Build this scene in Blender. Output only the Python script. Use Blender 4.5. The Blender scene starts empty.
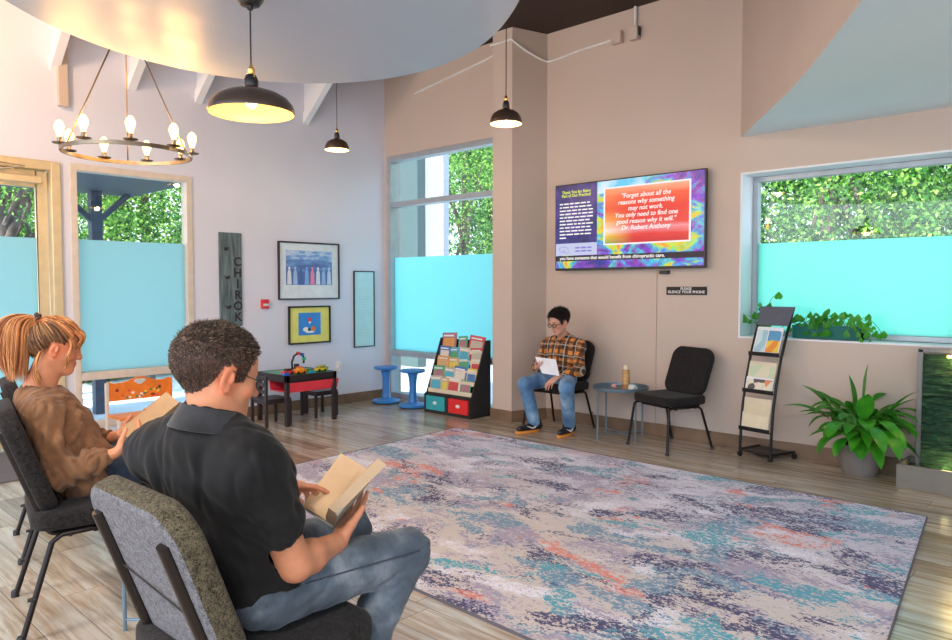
import bpy, bmesh, math, random
import numpy as np
from mathutils import Vector, Matrix, noise
random.seed(7); np.random.seed(7)
PI = math.pi
SC = bpy.context.scene
COL = SC.collection
def V(*a): return Vector(a)

# ------------------------------------------------------------------ mesh collector
class MB:
    def __init__(s): s.v = []; s.f = []; s.mi = []; s.cur = 0
    def add(s, vs, fs):
        b = len(s.v); s.v += [tuple(p) for p in vs]
        for f in fs: s.f.append(tuple(b + i for i in f)); s.mi.append(s.cur)
        return s
    def box(s, a, b, M=None):
        x0, y0, z0 = a; x1, y1, z1 = b
        vs = [V(x, y, z) for z in (z0, z1) for y in (y0, y1) for x in (x0, x1)]
        if M is not None: vs = [M @ p for p in vs]
        return s.add(vs, [(0, 2, 3, 1), (4, 5, 7, 6), (0, 1, 5, 4), (2, 6, 7, 3), (0, 4, 6, 2), (1, 3, 7, 5)])
    def bar(s, p, q, w, h, up=(0, 0, 1)):
        p = V(*p); q = V(*q); d = (q - p).normalized(); u = V(*up)
        if abs(d.dot(u)) > .98: u = V(1, 0, 0)
        r = d.cross(u).normalized(); u = r.cross(d)
        vs = []
        for c in (p, q):
            for (i, j) in ((-1, -1), (1, -1), (1, 1), (-1, 1)): vs.append(c + r * w / 2 * i + u * h / 2 * j)
        return s.add(vs, [(3, 2, 1, 0), (4, 5, 6, 7), (0, 1, 5, 4), (1, 2, 6, 5), (2, 3, 7, 6), (3, 0, 4, 7)])
    def tube(s, pts, r, n=10, closed=False, sy=1.0, caps=True):
        pts = [V(*p) for p in pts]; N = len(pts)
        rs = r if isinstance(r, (list, tuple)) else [r] * N
        t0 = (pts[1] - pts[0]).normalized(); u = V(0, 0, 1) if abs(t0.z) < .9 else V(1, 0, 0)
        u = (u - t0 * u.dot(t0)).normalized(); rings = []
        for i, p in enumerate(pts):
            if closed: t = (pts[(i + 1) % N] - pts[i - 1]).normalized()
            else: t = (pts[min(i + 1, N - 1)] - pts[max(i - 1, 0)]).normalized()
            u = (u - t * u.dot(t)).normalized(); w = t.cross(u)
            rings.append([p + (u * math.cos(2 * PI * k / n) + w * sy * math.sin(2 * PI * k / n)) * rs[i] for k in range(n)])
        vs = [p for R in rings for p in R]; fs = []
        for i in range(N if closed else N - 1):
            j = (i + 1) % N
            for k in range(n): fs.append((i * n + k, i * n + (k + 1) % n, j * n + (k + 1) % n, j * n + k))
        if not closed and caps:
            fs.append(tuple(range(n - 1, -1, -1))); fs.append(tuple((N - 1) * n + k for k in range(n)))
        return s.add(vs, fs)
    def cyl(s, p, q, r, n=16): return s.tube([p, q], r, n)
    def lathe(s, c, prof, n=32, M=None):
        c = V(*c); vs = []; fs = []
        for (r, z) in prof:
            for k in range(n):
                p = V(r * math.cos(2 * PI * k / n), r * math.sin(2 * PI * k / n), z)
                if M is not None: p = M @ p
                vs.append(c + p)
        for i in range(len(prof) - 1):
            for k in range(n): fs.append((i * n + k, i * n + (k + 1) % n, (i + 1) * n + (k + 1) % n, (i + 1) * n + k))
        closed = prof[0] == prof[-1]
        if prof[0][0] > 1e-6 and not closed: fs.append(tuple(range(n - 1, -1, -1)))
        if prof[-1][0] > 1e-6 and not closed: fs.append(tuple((len(prof) - 1) * n + k for k in range(n)))
        return s.add(vs, fs)
    def prism(s, poly, z0, z1, M=None):
        n = len(poly); vs = [V(x, y, z0) for x, y in poly] + [V(x, y, z1) for x, y in poly]
        if M is not None: vs = [M @ p for p in vs]
        fs = [tuple(range(n - 1, -1, -1)), tuple(range(n, 2 * n))] + [(i, (i + 1) % n, n + (i + 1) % n, n + i) for i in range(n)]
        return s.add(vs, fs)
    def ball(s, c, r, n=16, m=10, M=None):
        r = r if isinstance(r, tuple) else (r, r, r); c = V(*c); vs = []; fs = []
        for i in range(m + 1):
            a = PI * i / m
            for k in range(n):
                b = 2 * PI * k / n; p = V(r[0] * math.sin(a) * math.cos(b), r[1] * math.sin(a) * math.sin(b), -r[2] * math.cos(a))
                vs.append(c + (M @ p if M is not None else p))
        for i in range(m):
            for k in range(n): fs.append((i * n + k, i * n + (k + 1) % n, (i + 1) * n + (k + 1) % n, (i + 1) * n + k))
        return s.add(vs, fs)
    def quad(s, a, b, c, d): return s.add([a, b, c, d], [(0, 1, 2, 3)])

def link(name, me, mats=None, parent=None, smooth=False, bevel=0, seg=2, auto=None):
    o = bpy.data.objects.new(name, me); COL.objects.link(o)
    if mats is not None:
        for m in (mats if isinstance(mats, (list, tuple)) else [mats]): me.materials.append(m)
    if smooth: me.polygons.foreach_set('use_smooth', [True] * len(me.polygons))
    if bevel:
        b = o.modifiers.new('bevel', 'BEVEL'); b.width = bevel; b.segments = seg; b.limit_method = 'ANGLE'; b.angle_limit = .6
    if parent is not None: o.parent = parent
    return o
def fixn(me):
    bm = bmesh.new(); bm.from_mesh(me); bmesh.ops.remove_doubles(bm, verts=bm.verts, dist=1e-6)
    bmesh.ops.recalc_face_normals(bm, faces=bm.faces); bm.to_mesh(me); bm.free()
def ob(name, mb, mats, parent=None, smooth=False, bevel=0, seg=2, sharp=.7, fix=True):
    me = bpy.data.meshes.new(name); me.from_pydata([tuple(v) for v in mb.v], [], mb.f)
    me.polygons.foreach_set('material_index', mb.mi); me.update()
    if fix: fixn(me)
    o = link(name, me, mats, parent, smooth, bevel, seg)
    if smooth and sharp: me.set_sharp_from_angle(angle=sharp)
    return o
def tag(o, label=None, cat=None, group=None, kind=None):
    if label: o['label'] = label
    if cat: o['category'] = cat
    if group: o['group'] = group
    if kind: o['kind'] = kind
    return o
def thing(name, label, cat, loc=(0, 0, 0), rz=0, group=None, scale=1):
    o = bpy.data.objects.new(name, None); COL.objects.link(o); o.empty_display_size = .1
    o.location = loc; o.rotation_euler = (0, 0, rz); o.scale = (scale,) * 3
    return tag(o, label, cat, group)
def struct(name, mb, mats, parent=None, **k):
    o = ob(name, mb, mats, parent, **k)
    if parent is None: o['kind'] = 'structure'
    return o
def kids(o): return [c for c in COL.objects if c.parent == o]
def copy_tree(o, label=None, loc=None, rz=None, parent=None, scale=None):
    c = o.copy(); COL.objects.link(c); c.parent = parent
    if label: c['label'] = label
    if loc is not None: c.location = loc
    if rz is not None: c.rotation_euler = (0, 0, rz)
    if scale is not None: c.scale = (scale,) * 3
    for ch in kids(o): copy_tree(ch, parent=c)
    return c

# ------------------------------------------------------------------ materials
class NT:
    def __init__(s, name):
        s.m = bpy.data.materials.new(name); s.m.use_nodes = True; s.t = s.m.node_tree; s.t.nodes.clear()
        s.out = s.n('ShaderNodeOutputMaterial')
    def n(s, t, **k):
        x = s.t.nodes.new(t)
        for a, b in k.items(): setattr(x, a, b)
        return x
    def l(s, a, b): s.t.links.new(a, b)
    def math(s, op, a, b=None, c=None):
        x = s.n('ShaderNodeMath', operation=op)
        for i, v in enumerate((a, b, c)):
            if v is None: continue
            if isinstance(v, (int, float)): x.inputs[i].default_value = v
            else: s.l(v, x.inputs[i])
        return x.outputs[0]
    def coord(s, scale=(1, 1, 1), rot=(0, 0, 0), kind='Object'):
        tc = s.n('ShaderNodeTexCoord'); mp = s.n('ShaderNodeMapping'); s.l(tc.outputs[kind], mp.inputs[0])
        mp.inputs['Scale'].default_value = scale; mp.inputs['Rotation'].default_value = rot; return mp.outputs[0]
    def noise(s, vec, scale=5, detail=4, rough=.55, dist=0):
        x = s.n('ShaderNodeTexNoise'); s.l(vec, x.inputs['Vector']); x.inputs['Scale'].default_value = scale
        x.inputs['Detail'].default_value = detail; x.inputs['Roughness'].default_value = rough; x.inputs['Distortion'].default_value = dist
        return x.outputs['Fac']
    def ramp(s, fac, stops, interp='LINEAR'):
        x = s.n('ShaderNodeValToRGB'); x.color_ramp.interpolation = interp; e = x.color_ramp.elements
        while len(e) < len(stops): e.new(.5)
        for i, (p, c) in enumerate(stops):
            e[i].position = p; e[i].color = (c, c, c, 1) if isinstance(c, (int, float)) else (*c, 1)
        s.l(fac, x.inputs[0]); return x.outputs[0]
    def mix(s, fac, a, b, mode='MIX'):
        x = s.n('ShaderNodeMix', data_type='RGBA', blend_type=mode)
        for sock, v in ((x.inputs[0], fac), (x.inputs[6], a), (x.inputs[7], b)):
            if isinstance(v, (int, float)): sock.default_value = v
            elif isinstance(v, tuple): sock.default_value = (*v, 1)
            else: s.l(v, sock)
        return x.outputs[2]
    def bump(s, h, strength=.3, dist=.01):
        x = s.n('ShaderNodeBump'); x.inputs['Strength'].default_value = strength; x.inputs['Distance'].default_value = dist
        s.l(h, x.inputs['Height']); return x.outputs[0]
    def bsdf(s, color=(.5, .5, .5), rough=.5, metal=0, normal=None, spec=.5, sheen=0, emis=None, es=0, sss=0, coat=0, trans=0):
        b = s.n('ShaderNodeBsdfPrincipled'); I = b.inputs
        for nm, v in (('Base Color', color), ('Roughness', rough), ('Metallic', metal), ('Specular IOR Level', spec), ('Sheen Weight', sheen),
                      ('Subsurface Weight', sss), ('Coat Weight', coat), ('Transmission Weight', trans)):
            if isinstance(v, tuple): I[nm].default_value = (*v, 1)
            elif isinstance(v, (int, float)): I[nm].default_value = v
            else: s.l(v, I[nm])
        if sss: I['Subsurface Scale'].default_value = .02; I['Subsurface Radius'].default_value = (1, .35, .2)
        if emis is not None:
            I['Emission Strength'].default_value = es
            if isinstance(emis, tuple): I['Emission Color'].default_value = (*emis, 1)
            else: s.l(emis, I['Emission Color'])
        if normal is not None: s.l(normal, I['Normal'])
        s.l(b.outputs[0], s.out.inputs[0]); return b
def mat(name, color, rough=.5, metal=0, vary=.06, nscale=12, bump=0, bscale=60, **k):
    """plain surface with slight tonal variation and optional fine bump"""
    t = NT(name); c = t.coord(); f = t.noise(c, nscale, 3)
    lo = tuple(max(0, x * (1 - vary)) for x in color); hi = tuple(min(1, x * (1 + vary)) for x in color)
    colr = t.ramp(f, [(.3, lo), (.7, hi)])
    nm = t.bump(t.noise(c, bscale, 3), bump, .004) if bump else None
    t.bsdf(colr, rough, metal, nm, **k); return t.m
def emit(name, color, s):
    t = NT(name); t.bsdf((0, 0, 0), .5, emis=color, es=s); return t.m
M = {}
def paint(name, c):
    t = NT(name); co = t.coord(); big = t.noise(co, .8, 2); fine = t.noise(co, 90, 3)
    col = t.ramp(big, [(.3, tuple(x * .96 for x in c)), (.7, tuple(min(1, x * 1.04) for x in c))])
    t.bsdf(col, .55, normal=t.bump(fine, .12, .003), spec=.3); return t.m
M['wall'] = paint('beige_wall_paint', (.585, .475, .405))
M['wall_left'] = paint('window_tinted_wall_paint', (.69, .71, .82))  # beige wall shifted to lavender: bluish window light put into the colour
M['white_paint'] = paint('white_paint', (.80, .81, .84))
M['dark_ceiling'] = mat('dark_brown_ceiling', (.045, .025, .02), .8)
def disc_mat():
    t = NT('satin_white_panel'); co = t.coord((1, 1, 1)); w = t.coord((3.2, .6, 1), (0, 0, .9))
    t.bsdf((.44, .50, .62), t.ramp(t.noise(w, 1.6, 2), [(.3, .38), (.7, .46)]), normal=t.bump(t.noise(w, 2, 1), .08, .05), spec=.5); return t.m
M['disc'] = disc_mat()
def floor_mat():
    t = NT('grey_brown_plank_floor'); tc = t.n('ShaderNodeTexCoord'); sp = t.n('ShaderNodeSeparateXYZ'); t.l(tc.outputs['Object'], sp.inputs[0])
    W, L = .17, 1.25
    ry = t.math('DIVIDE', sp.outputs[1], W); row = t.math('FLOOR', ry); fy = t.math('FRACT', ry)
    wn = t.n('ShaderNodeTexWhiteNoise', noise_dimensions='1D'); t.l(row, wn.inputs['W'])
    rx = t.math('ADD', t.math('DIVIDE', sp.outputs[0], L), t.math('MULTIPLY', wn.outputs[0], 7.3)); colx = t.math('FLOOR', rx); fx = t.math('FRACT', rx)
    cb = t.n('ShaderNodeCombineXYZ'); t.l(row, cb.inputs[0]); t.l(colx, cb.inputs[1])
    w2 = t.n('ShaderNodeTexWhiteNoise', noise_dimensions='2D'); t.l(cb.outputs[0], w2.inputs['Vector'])
    off = t.n('ShaderNodeVectorMath', operation='MULTIPLY_ADD'); t.l(w2.outputs['Color'], off.inputs[0]); off.inputs[1].default_value = (9, 9, 9); t.l(tc.outputs['Object'], off.inputs[2])
    mp = t.n('ShaderNodeMapping'); t.l(off.outputs[0], mp.inputs[0]); mp.inputs['Scale'].default_value = (1.1, 13, 1)
    g1 = t.noise(mp.outputs[0], 1.6, 6, .62, .6)
    mp2 = t.n('ShaderNodeMapping'); t.l(off.outputs[0], mp2.inputs[0]); mp2.inputs['Scale'].default_value = (3, 60, 1)
    g2 = t.noise(mp2.outputs[0], 2.5, 4)
    grain = t.ramp(g1, [(.25, (.24, .17, .115)), (.42, (.42, .34, .26)), (.55, (.56, .51, .45)), (.75, (.70, .68, .64))])
    tone = t.ramp(w2.outputs[0], [(0, (.62, .52, .42)), (.3, (1.0, .95, .88)), (.6, (.82, .80, .78)), (1, (1.12, 1.05, .95))])
    col = t.mix(1.0, grain, tone, 'MULTIPLY')
    col = t.mix(.35, col, t.ramp(g2, [(.3, (.45, .45, .45)), (.7, (1, 1, 1))]), 'MULTIPLY')
    ey = t.math('MINIMUM', fy, t.math('SUBTRACT', 1, fy)); ex = t.math('MINIMUM', fx, t.math('SUBTRACT', 1, fx))
    gap = t.math('MINIMUM', t.math('MULTIPLY', ey, W), t.math('MULTIPLY', ex, L))
    gm = t.ramp(t.math('MULTIPLY', gap, 100), [(.06, 0.), (.22, 1.)])
    col = t.mix(gm, (.10, .075, .055), col)
    rough = t.ramp(g1, [(.3, .26), (.7, .14)])
    t.bsdf(col, rough, normal=t.bump(t.mix(.5, gm, g2), .25, .002), spec=.6); return t.m
M['floor'] = floor_mat()
def rug_mat():
    t = NT('distressed_rug'); c = t.coord(); cs = t.coord((1, 1.7, 1)); ch = t.coord((1, 1.5, 1))
    sp = t.n('ShaderNodeSeparateXYZ'); t.l(c, sp.inputs[0])
    right = t.ramp(t.math('ADD', t.math('MULTIPLY', sp.outputs[0], .5), 1.5), [(.25, 0.), (.9, 1.)]); near = t.ramp(t.math('ADD', t.math('MULTIPLY', sp.outputs[1], -.6), 2.9), [(.45, 0.), (1., 1.)])
    base = t.ramp(t.noise(c, 1.1, 3), [(.35, (.50, .46, .56)), (.55, (.62, .61, .72)), (.7, (.46, .46, .62))]); base = t.mix(t.math('MULTIPLY', near, .75), base, (.56, .49, .43))  # far part stays lavender, near part cream: reflected light painted into the base
    f1 = t.noise(ch, 34, 5, .72, .6); f2 = t.noise(ch, 70, 3, .7); fr = t.math('ADD', f1, t.math('MULTIPLY', t.math('SUBTRACT', f2, .5), .7))
    def layer(col, colr, off, scale, lo, hi, thr, amt=.30, bias=None, soft=.03):
        mp = t.n('ShaderNodeMapping'); t.l(cs, mp.inputs[0]); mp.inputs['Location'].default_value = off
        big = t.noise(mp.outputs[0], scale, 5, .62, .7)
        if bias is not None: big = t.math('ADD', big, t.math('MULTIPLY', bias, .045))
        m = t.math('SUBTRACT', t.math('ADD', t.math('MULTIPLY', t.ramp(big, [(lo, 0.), (hi, 1.)]), amt), fr), thr)
        return t.mix(t.ramp(m, [(0., 0.), (soft, 1.)]), col, colr)
    col = layer(base, (.74, .74, .84), (20.2, 3.1, 0), 1.6, .42, .60, .67, soft=.12)
    col = layer(col, (.34, .30, .42), (3, 1, 0), 1.9, .40, .60, .69)
    col = layer(col, (.14, .27, .40), (7.3, 2.2, 0), 1.7, .49, .62, .715, bias=right)
    col = layer(col, (.66, .22, .17), (1.1, 9.4, 0), 1.3, .565, .645, .70, soft=.06)
    col = layer(col, (.05, .05, .14), (12.7, 5.5, 0), 2.0, .47, .64, .73, bias=right)
    col = layer(col, (.07, .33, .44), (31.7, 8.5, 0), 1.6, .54, .66, .735, bias=right)
    t.bsdf(col, .95, normal=t.bump(t.noise(c, 160, 2), .5, .004), spec=.1, sheen=.15); return t.m
M['rug'] = rug_mat()
M['rug_edge'] = mat('rug_binding', (.12, .11, .13), .9)
M['base'] = mat('wood_baseboard', (.20, .125, .075), .4, vary=.25, nscale=5)
M['alu'] = mat('satin_aluminium', (.62, .60, .56), .35, .7)
M['alu_warm'] = mat('warm_lit_aluminium', (.70, .58, .36), .35, .35)  # aluminium coloured golden, warm lamp light put into the metal
M['alu_dark'] = mat('dark_frame_gasket', (.10, .10, .11), .5)
M['frame_grey'] = mat('grey_window_frame', (.42, .46, .50), .35, .4)
def glass():
    t = NT('clear_glass'); a = t.n('ShaderNodeBsdfTransparent'); g = t.n('ShaderNodeBsdfGlossy'); g.inputs['Roughness'].default_value = .02
    a.inputs[0].default_value = (.94, .98, .97, 1); lw = t.n('ShaderNodeLayerWeight'); lw.inputs[0].default_value = .5; fz = t.math('ADD', t.math('MULTIPLY', t.math('POWER', lw.outputs['Facing'], 4.0), .4), .045)
    mx = t.n('ShaderNodeMixShader'); t.l(fz, mx.inputs[0]); t.l(a.outputs[0], mx.inputs[1]); t.l(g.outputs[0], mx.inputs[2]); t.l(mx.outputs[0], t.out.inputs[0]); return t.m
M['glass'] = glass()
def frost(name, c):
    t = NT(name); a = t.n('ShaderNodeBsdfTranslucent'); a.inputs[0].default_value = (*c, 1); d = t.n('ShaderNodeBsdfDiffuse'); d.inputs[0].default_value = (*[x * .6 for x in c], 1)
    g = t.n('ShaderNodeBsdfGlossy'); g.inputs['Roughness'].default_value = .25
    m1 = t.n('ShaderNodeMixShader'); m1.inputs[0].default_value = .15; t.l(a.outputs[0], m1.inputs[1]); t.l(d.outputs[0], m1.inputs[2])
    m2 = t.n('ShaderNodeMixShader'); m2.inputs[0].default_value = .05; t.l(m1.outputs[0], m2.inputs[1]); t.l(g.outputs[0], m2.inputs[2]); t.l(m2.outputs[0], t.out.inputs[0]); return t.m
M['frost_cyan'] = frost('frosted_film_cyan', (.50, 1.0, .86))
M['frost_blue'] = frost('frosted_film_blue', (.62, .86, .86))
M['frost_mid'] = frost('frosted_film_aqua', (.52, .92, .90))
M['black_metal'] = mat('black_metal', (.018, .018, .02), .35, .6)
M['chair_metal'] = mat('dark_bronze_tube', (.016, .012, .011), .35, .5)
def fabric(name, a, b, sc=260, rough=.95):
    t = NT(name); c = t.coord(); n1 = t.noise(c, sc, 2, .7); n2 = t.noise(c, sc * .25, 3)
    col = t.ramp(t.math('ADD', t.math('MULTIPLY', n1, .6), t.math('MULTIPLY', n2, .4)), [(.38, a), (.62, b)])
    t.bsdf(col, rough, normal=t.bump(n1, .5, .002), spec=.15, sheen=.06); return t.m
M['seat_fabric'] = fabric('charcoal_tweed', (.008, .007, .007), (.032, .028, .027))
M['grey_tweed'] = fabric('grey_tweed', (.055, .055, .065), (.20, .20, .22), 300)
M['olive_tweed'] = fabric('olive_brown_tweed', (.018, .015, .010), (.13, .11, .07), 280)
M['soffit'] = paint('soffit_paint', (.74, .88, 1.0))
M['black'] = mat('black_plastic', (.012, .012, .014), .35)
M['black_matte'] = mat('black_matte', (.02, .018, .018), .7)
M['brass'] = mat('brass', (.75, .48, .16), .25, 1)
M['bronze'] = mat('aged_bronze', (.26, .20, .14), .3, 1)
M['shade_out'] = mat('pendant_dark_enamel', (.07, .045, .035), .28, .3)
M['shade_in'] = mat('pendant_cream_inside', (.85, .58, .24), .45)
M['white'] = mat('white_plastic', (.80, .80, .80), .4)
M['paper'] = mat('white_paper', (.82, .84, .90), .8)
M['blue_plastic'] = mat('blue_plastic', (.04, .22, .60), .35)
M['grey_blue_metal'] = mat('grey_blue_metal', (.16, .24, .30), .35, .4)
M['steel'] = mat('brushed_steel', (.22, .21, .20), .45, .5)
M['bulb'] = emit('warm_bulb_glow', (1, .50, .10), 6)
M['bulb_big'] = emit('pendant_bulb_glow', (1, .75, .38), 10)
M['espresso'] = mat('espresso_wood', (.025, .018, .022), .35)
M['red_plastic'] = mat('red_plastic', (.85, .05, .08), .4)
M['teal'] = mat('teal_fabric', (.03, .36, .42), .7)
M['red_bin'] = mat('red_fabric', (.70, .02, .02), .7)
M['orange_wood'] = mat('orange_painted_wood', (.78, .20, .02), .35, vary=.15)
M['cream_wood'] = mat('light_painted_wood', (.66, .58, .50), .5)
M['cream'] = mat('cream_fabric', (.72, .64, .48), .8)
M['leaf'] = None
def leafmat(name, a, b, c, rough=.35):
    t = NT(name); co = t.coord(); f = t.noise(co, 9, 3)
    oi = t.n('ShaderNodeNewGeometry'); r = oi.outputs['Random Per Island']
    col = t.ramp(t.math('ADD', t.math('MULTIPLY', f, .45), t.math('MULTIPLY', r, .6)), [(.25, a), (.5, b), (.8, c)])
    p = t.bsdf(col, rough, spec=.5)
    tr = t.n('ShaderNodeBsdfTranslucent'); t.l(col, tr.inputs[0]); mx = t.n('ShaderNodeMixShader'); mx.inputs[0].default_value = .35
    t.l(p.outputs[0], mx.inputs[1]); t.l(tr.outputs[0], mx.inputs[2]); t.l(mx.outputs[0], t.out.inputs[0]); return t.m
M['leaf'] = leafmat('glossy_leaf', (.01, .09, .012), (.03, .26, .02), (.16, .58, .03))
M['tree_leaf'] = leafmat('tree_leaf', (.02, .10, .02), (.10, .36, .05), (.55, .80, .16), .5)
M['tree_leaf_dark'] = leafmat('shrub_leaf', (.01, .06, .03), (.05, .22, .06), (.22, .50, .14), .5)
M['bark'] = mat('bark', (.14, .10, .08), .9, vary=.4, nscale=8, bump=.6, bscale=30)
M['stem'] = mat('plant_stem', (.10, .30, .06), .5)
M['soil'] = mat('soil', (.03, .02, .015), 1, vary=.4)
M['concrete'] = mat('pale_concrete', (.62, .64, .66), .9, vary=.1, nscale=2)
M['grey_wall_out'] = mat('grey_stucco', (.10, .145, .145), .9, bump=.4, bscale=40)
M['white_wall_out'] = mat('white_stucco', (.40, .40, .43), .9)
M['navy_paint'] = mat('navy_painted_steel', (.035, .06, .10), .5)
M['mat_grey'] = mat('grey_door_mat', (.12, .12, .14), 1, bump=.6, bscale=200)
XL, YR, YM, HC = -6.852, 5.893, 5.695, 3.915
# floor (one slab running out of the open back of the room)
struct('floor', MB().box((-7.05, -4.2, -.12), (3.6, 6.2, 0)), M['floor'])
def wall_x(name, x, th, y0, y1, z1, holes, m):
    """wall in a plane x=const from x to x-th with rectangular holes [(y0,y1,z0,z1)] sorted by y"""
    b = MB(); y = y0
    for (a, c, zb, zt) in holes:
        b.box((x - th, y, 0), (x, a, z1))
        if zb > 0: b.box((x - th, a, 0), (x, c, zb))
        b.box((x - th, a, zt), (x, c, z1)); y = c
    b.box((x - th, y, 0), (x, y1, z1)); return struct(name, b, m, fix=False)
def wall_y(name, y, th, x0, x1, z1, holes, m):
    b = MB(); x = x0
    for (a, c, zb, zt) in holes:
        b.box((x, y, 0), (a, y + th, z1))
        if zb > 0: b.box((a, y, 0), (c, y + th, zb))
        b.box((a, y, zt), (c, y + th, z1)); x = c
    b.box((x, y, 0), (x1, y + th, z1)); return struct(name, b, m, fix=False)
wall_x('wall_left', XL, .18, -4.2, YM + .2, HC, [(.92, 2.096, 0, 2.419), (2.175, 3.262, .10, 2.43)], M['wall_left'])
wall_y('wall_middle', YM, .2, XL, -4.80, HC, [(-6.80, -4.93, .02, 2.93)], M['wall'])
wall_y('wall_right', YR, .30, -4.93, 3.6, HC, [(-2.504, -.93, .934, 2.303)], M['wall'])
b = MB(); b.box((3.6, -4.2, 0), (3.78, YR + .3, .9)); b.box((3.6, -4.2, 3.0), (3.78, YR + .3, HC)); b.box((3.6, 3.5, .9), (3.78, YR + .3, 3.0)); struct('wall_side', b, M['wall'])
struct('column', MB().prism([(-4.905, 5.49), (-4.648, 5.49), (-4.518, YR + .02), (-4.905, YR + .02)], 0, HC - .002), M['wall'])
struct('ceiling', MB().box((-7.03, -4.2, HC), (3.6, 6.19, HC + .15)), M['dark_ceiling'])
# floating rounded ceiling panel
dc = (-2.70, 1.55); poly = []
for k in range(160):
    t = 2 * PI * k / 160; r = 1.296 + .0333 * math.cos(2 * t) - .175 * math.sin(2 * t)
    poly.append((dc[0] + r * math.cos(t), dc[1] + r * math.sin(t)))
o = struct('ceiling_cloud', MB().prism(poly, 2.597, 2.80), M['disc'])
# curved dropped soffit on the right
sp = [(-2.511, YR), (-2.10, 5.30), (-1.72, 4.75), (-1.436, 4.30), (-1.189, 3.879), (-.956, 3.477), (-.5, 2.62), (0.1, 1.45), (1.3, -.6), (3.6, -.6), (3.6, YR)]
b = MB(); b.prism(sp, 2.597, HC - .002); 
def soffit():
    b = MB(); n = len(sp)
    b.add([V(x, y, 2.597) for x, y in sp], [tuple(range(n - 1, -1, -1))])
    b.cur = 1
    for i in range(n):
        a, c = sp[i], sp[(i + 1) % n]; b.quad((*a, 2.597), (*c, 2.597), (*c, HC - .002), (*a, HC - .002))
    return b
struct('ceiling_soffit', soffit(), [M['soffit'], M['wall']], fix=False)
# sloping roof braces at the top of the left wall
for i, (y, z) in enumerate(((.8, 3.17), (2.044, 3.194), (3.311, 3.153), (4.538, 3.152), (2.70, 3.43))):
    b = MB(); Mx = Matrix(((1, 0, 0, 0), (0, 0, 1, 0), (0, 1, 0, 0), (0, 0, 0, 1)))
    if z > 3.4: z = 3.16; y = 2.68
    b.prism([(XL, z), (XL + .95, z + .76), (XL + .80, z + .76), (XL, z + .12)], y, y + .07, Mx)
    b.prism([(XL, z + .08), (XL + .8, z + .758), (XL, z + .758)], y + .02, y + .05, Mx)
    struct('trim_%d' % (i + 1), b, M['wall'] if i == 0 else M['white_paint'])
b = MB(); b.box((XL, 2.09, 2.90), (XL + .05, 2.17, HC - .01)); struct('trim_6', b, M['wall'], bevel=.006)
# baseboards
def bb(name, poly_pts, h=.11):
    b = MB()
    for (p, q, nx, ny) in poly_pts:
        x0, x1 = sorted((p[0], q[0])); y0, y1 = sorted((p[1], q[1])); 
        b.box((min(x0, x0 + nx), min(y0, y0 + ny), 0), (max(x1, x1 + nx), max(y1, y1 + ny), h))
    return struct(name, b, M['base'], bevel=.003)
bb('baseboard_left', [((XL, 3.30), (XL, YM), .016, 0)])
bb('baseboard_right', [((-4.50, YR), (3.6, YR), 0, -.016)], .115)
b = MB(); b.box((-4.925, 5.474, 0), (-4.64, 5.49, .115)); b.prism([(-4.648, 5.474), (-4.634, 5.474), (-4.502, YR - .017), (-4.518, YR - .017)], 0, .115)
struct('baseboard_column', b, M['base'], bevel=.003)
# ---- windows
def pane(name, parent, m, p0, p1):
    return ob(name, MB().box(p0, p1), m, parent)
# window_1 left wall
w = tag(thing('window_1', 'tall storefront window in the left wall with frosted lower glass', 'window', (XL, 2.72, 0)), kind='structure')
def yfr(b, y0, y1, z0, z1, wd, x0=-.11, x1=.012):
    b.box((x0, y0, z0), (x1, y0 + wd, z1)); b.box((x0, y1 - wd, z0), (x1, y1, z1))
    b.box((x0, y0 + wd, z1 - wd), (x1, y1 - wd, z1)); b.box((x0, y0 + wd, z0), (x1, y1 - wd, z0 + wd))
b = MB(); yfr(b, -.545, .542, .10, 2.43, .055); b.box((-.11, -.49, .530), (.012, .487, .60)); ob('window_frame', b, M['cream_wood'], w, bevel=.004)
pane('clear_glass', w, M['glass'], (-.066, -.49, 1.781), (-.058, .487, 2.375)); pane('frosted_glass', w, M['frost_blue'], (-.066, -.49, .60), (-.058, .487, 1.779))
pane('lower_glass', w, M['glass'], (-.066, -.49, .155), (-.058, .487, .53))
# door_1
d = tag(thing('door_1', 'glazed entrance door with closer arm and warm-lit metal frame', 'door', (XL, 1.5, 0)), kind='structure')
b = MB(); y0, y1 = -.58, .596
b.box((-.14, y0, 0), (.03, y0 + .075, 2.419)); b.box((-.14, y1 - .075, 0), (.03, y1, 2.419)); b.box((-.14, y0 + .075, 2.345), (.03, y1 - .075, 2.419)); ob('door_frame', b, M['alu_warm'], d, bevel=.006)
b = MB(); ly0, ly1 = y0 + .085, y1 - .085
b.box((-.10, ly0, .02), (-.04, ly0 + .085, 2.335)); b.box((-.10, ly1 - .085, .02), (-.04, ly1, 2.335)); b.box((-.10, ly0 + .085, 2.20), (-.04, ly1 - .085, 2.335)); b.box((-.10, ly0 + .085, .02), (-.04, ly1 - .085, .22))
leaf = ob('door_leaf', b, M['alu_warm'], d, bevel=.005)
pane('clear_glass', d, M['glass'], (-.074, ly0 + .085, 1.78), (-.066, ly1 - .085, 2.20)); pane('frosted_glass', d, M['frost_blue'], (-.074, ly0 + .085, .22), (-.066, ly1 - .085, 1.775))
ob('push_bar', MB().tube([(-.04, ly0 + .03, 1.03), (.03, ly0 + .06, 1.03), (.03, ly1 - .06, 1.03), (-.04, ly1 - .03, 1.03)], .016, 12), M['bronze'], d, smooth=True)
b = MB(); b.box((-.038, ly1 - .62, 2.225), (.045, ly1 - .06, 2.285)); cl = ob('door_closer', b, M['alu_warm'], d, bevel=.008)
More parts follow.
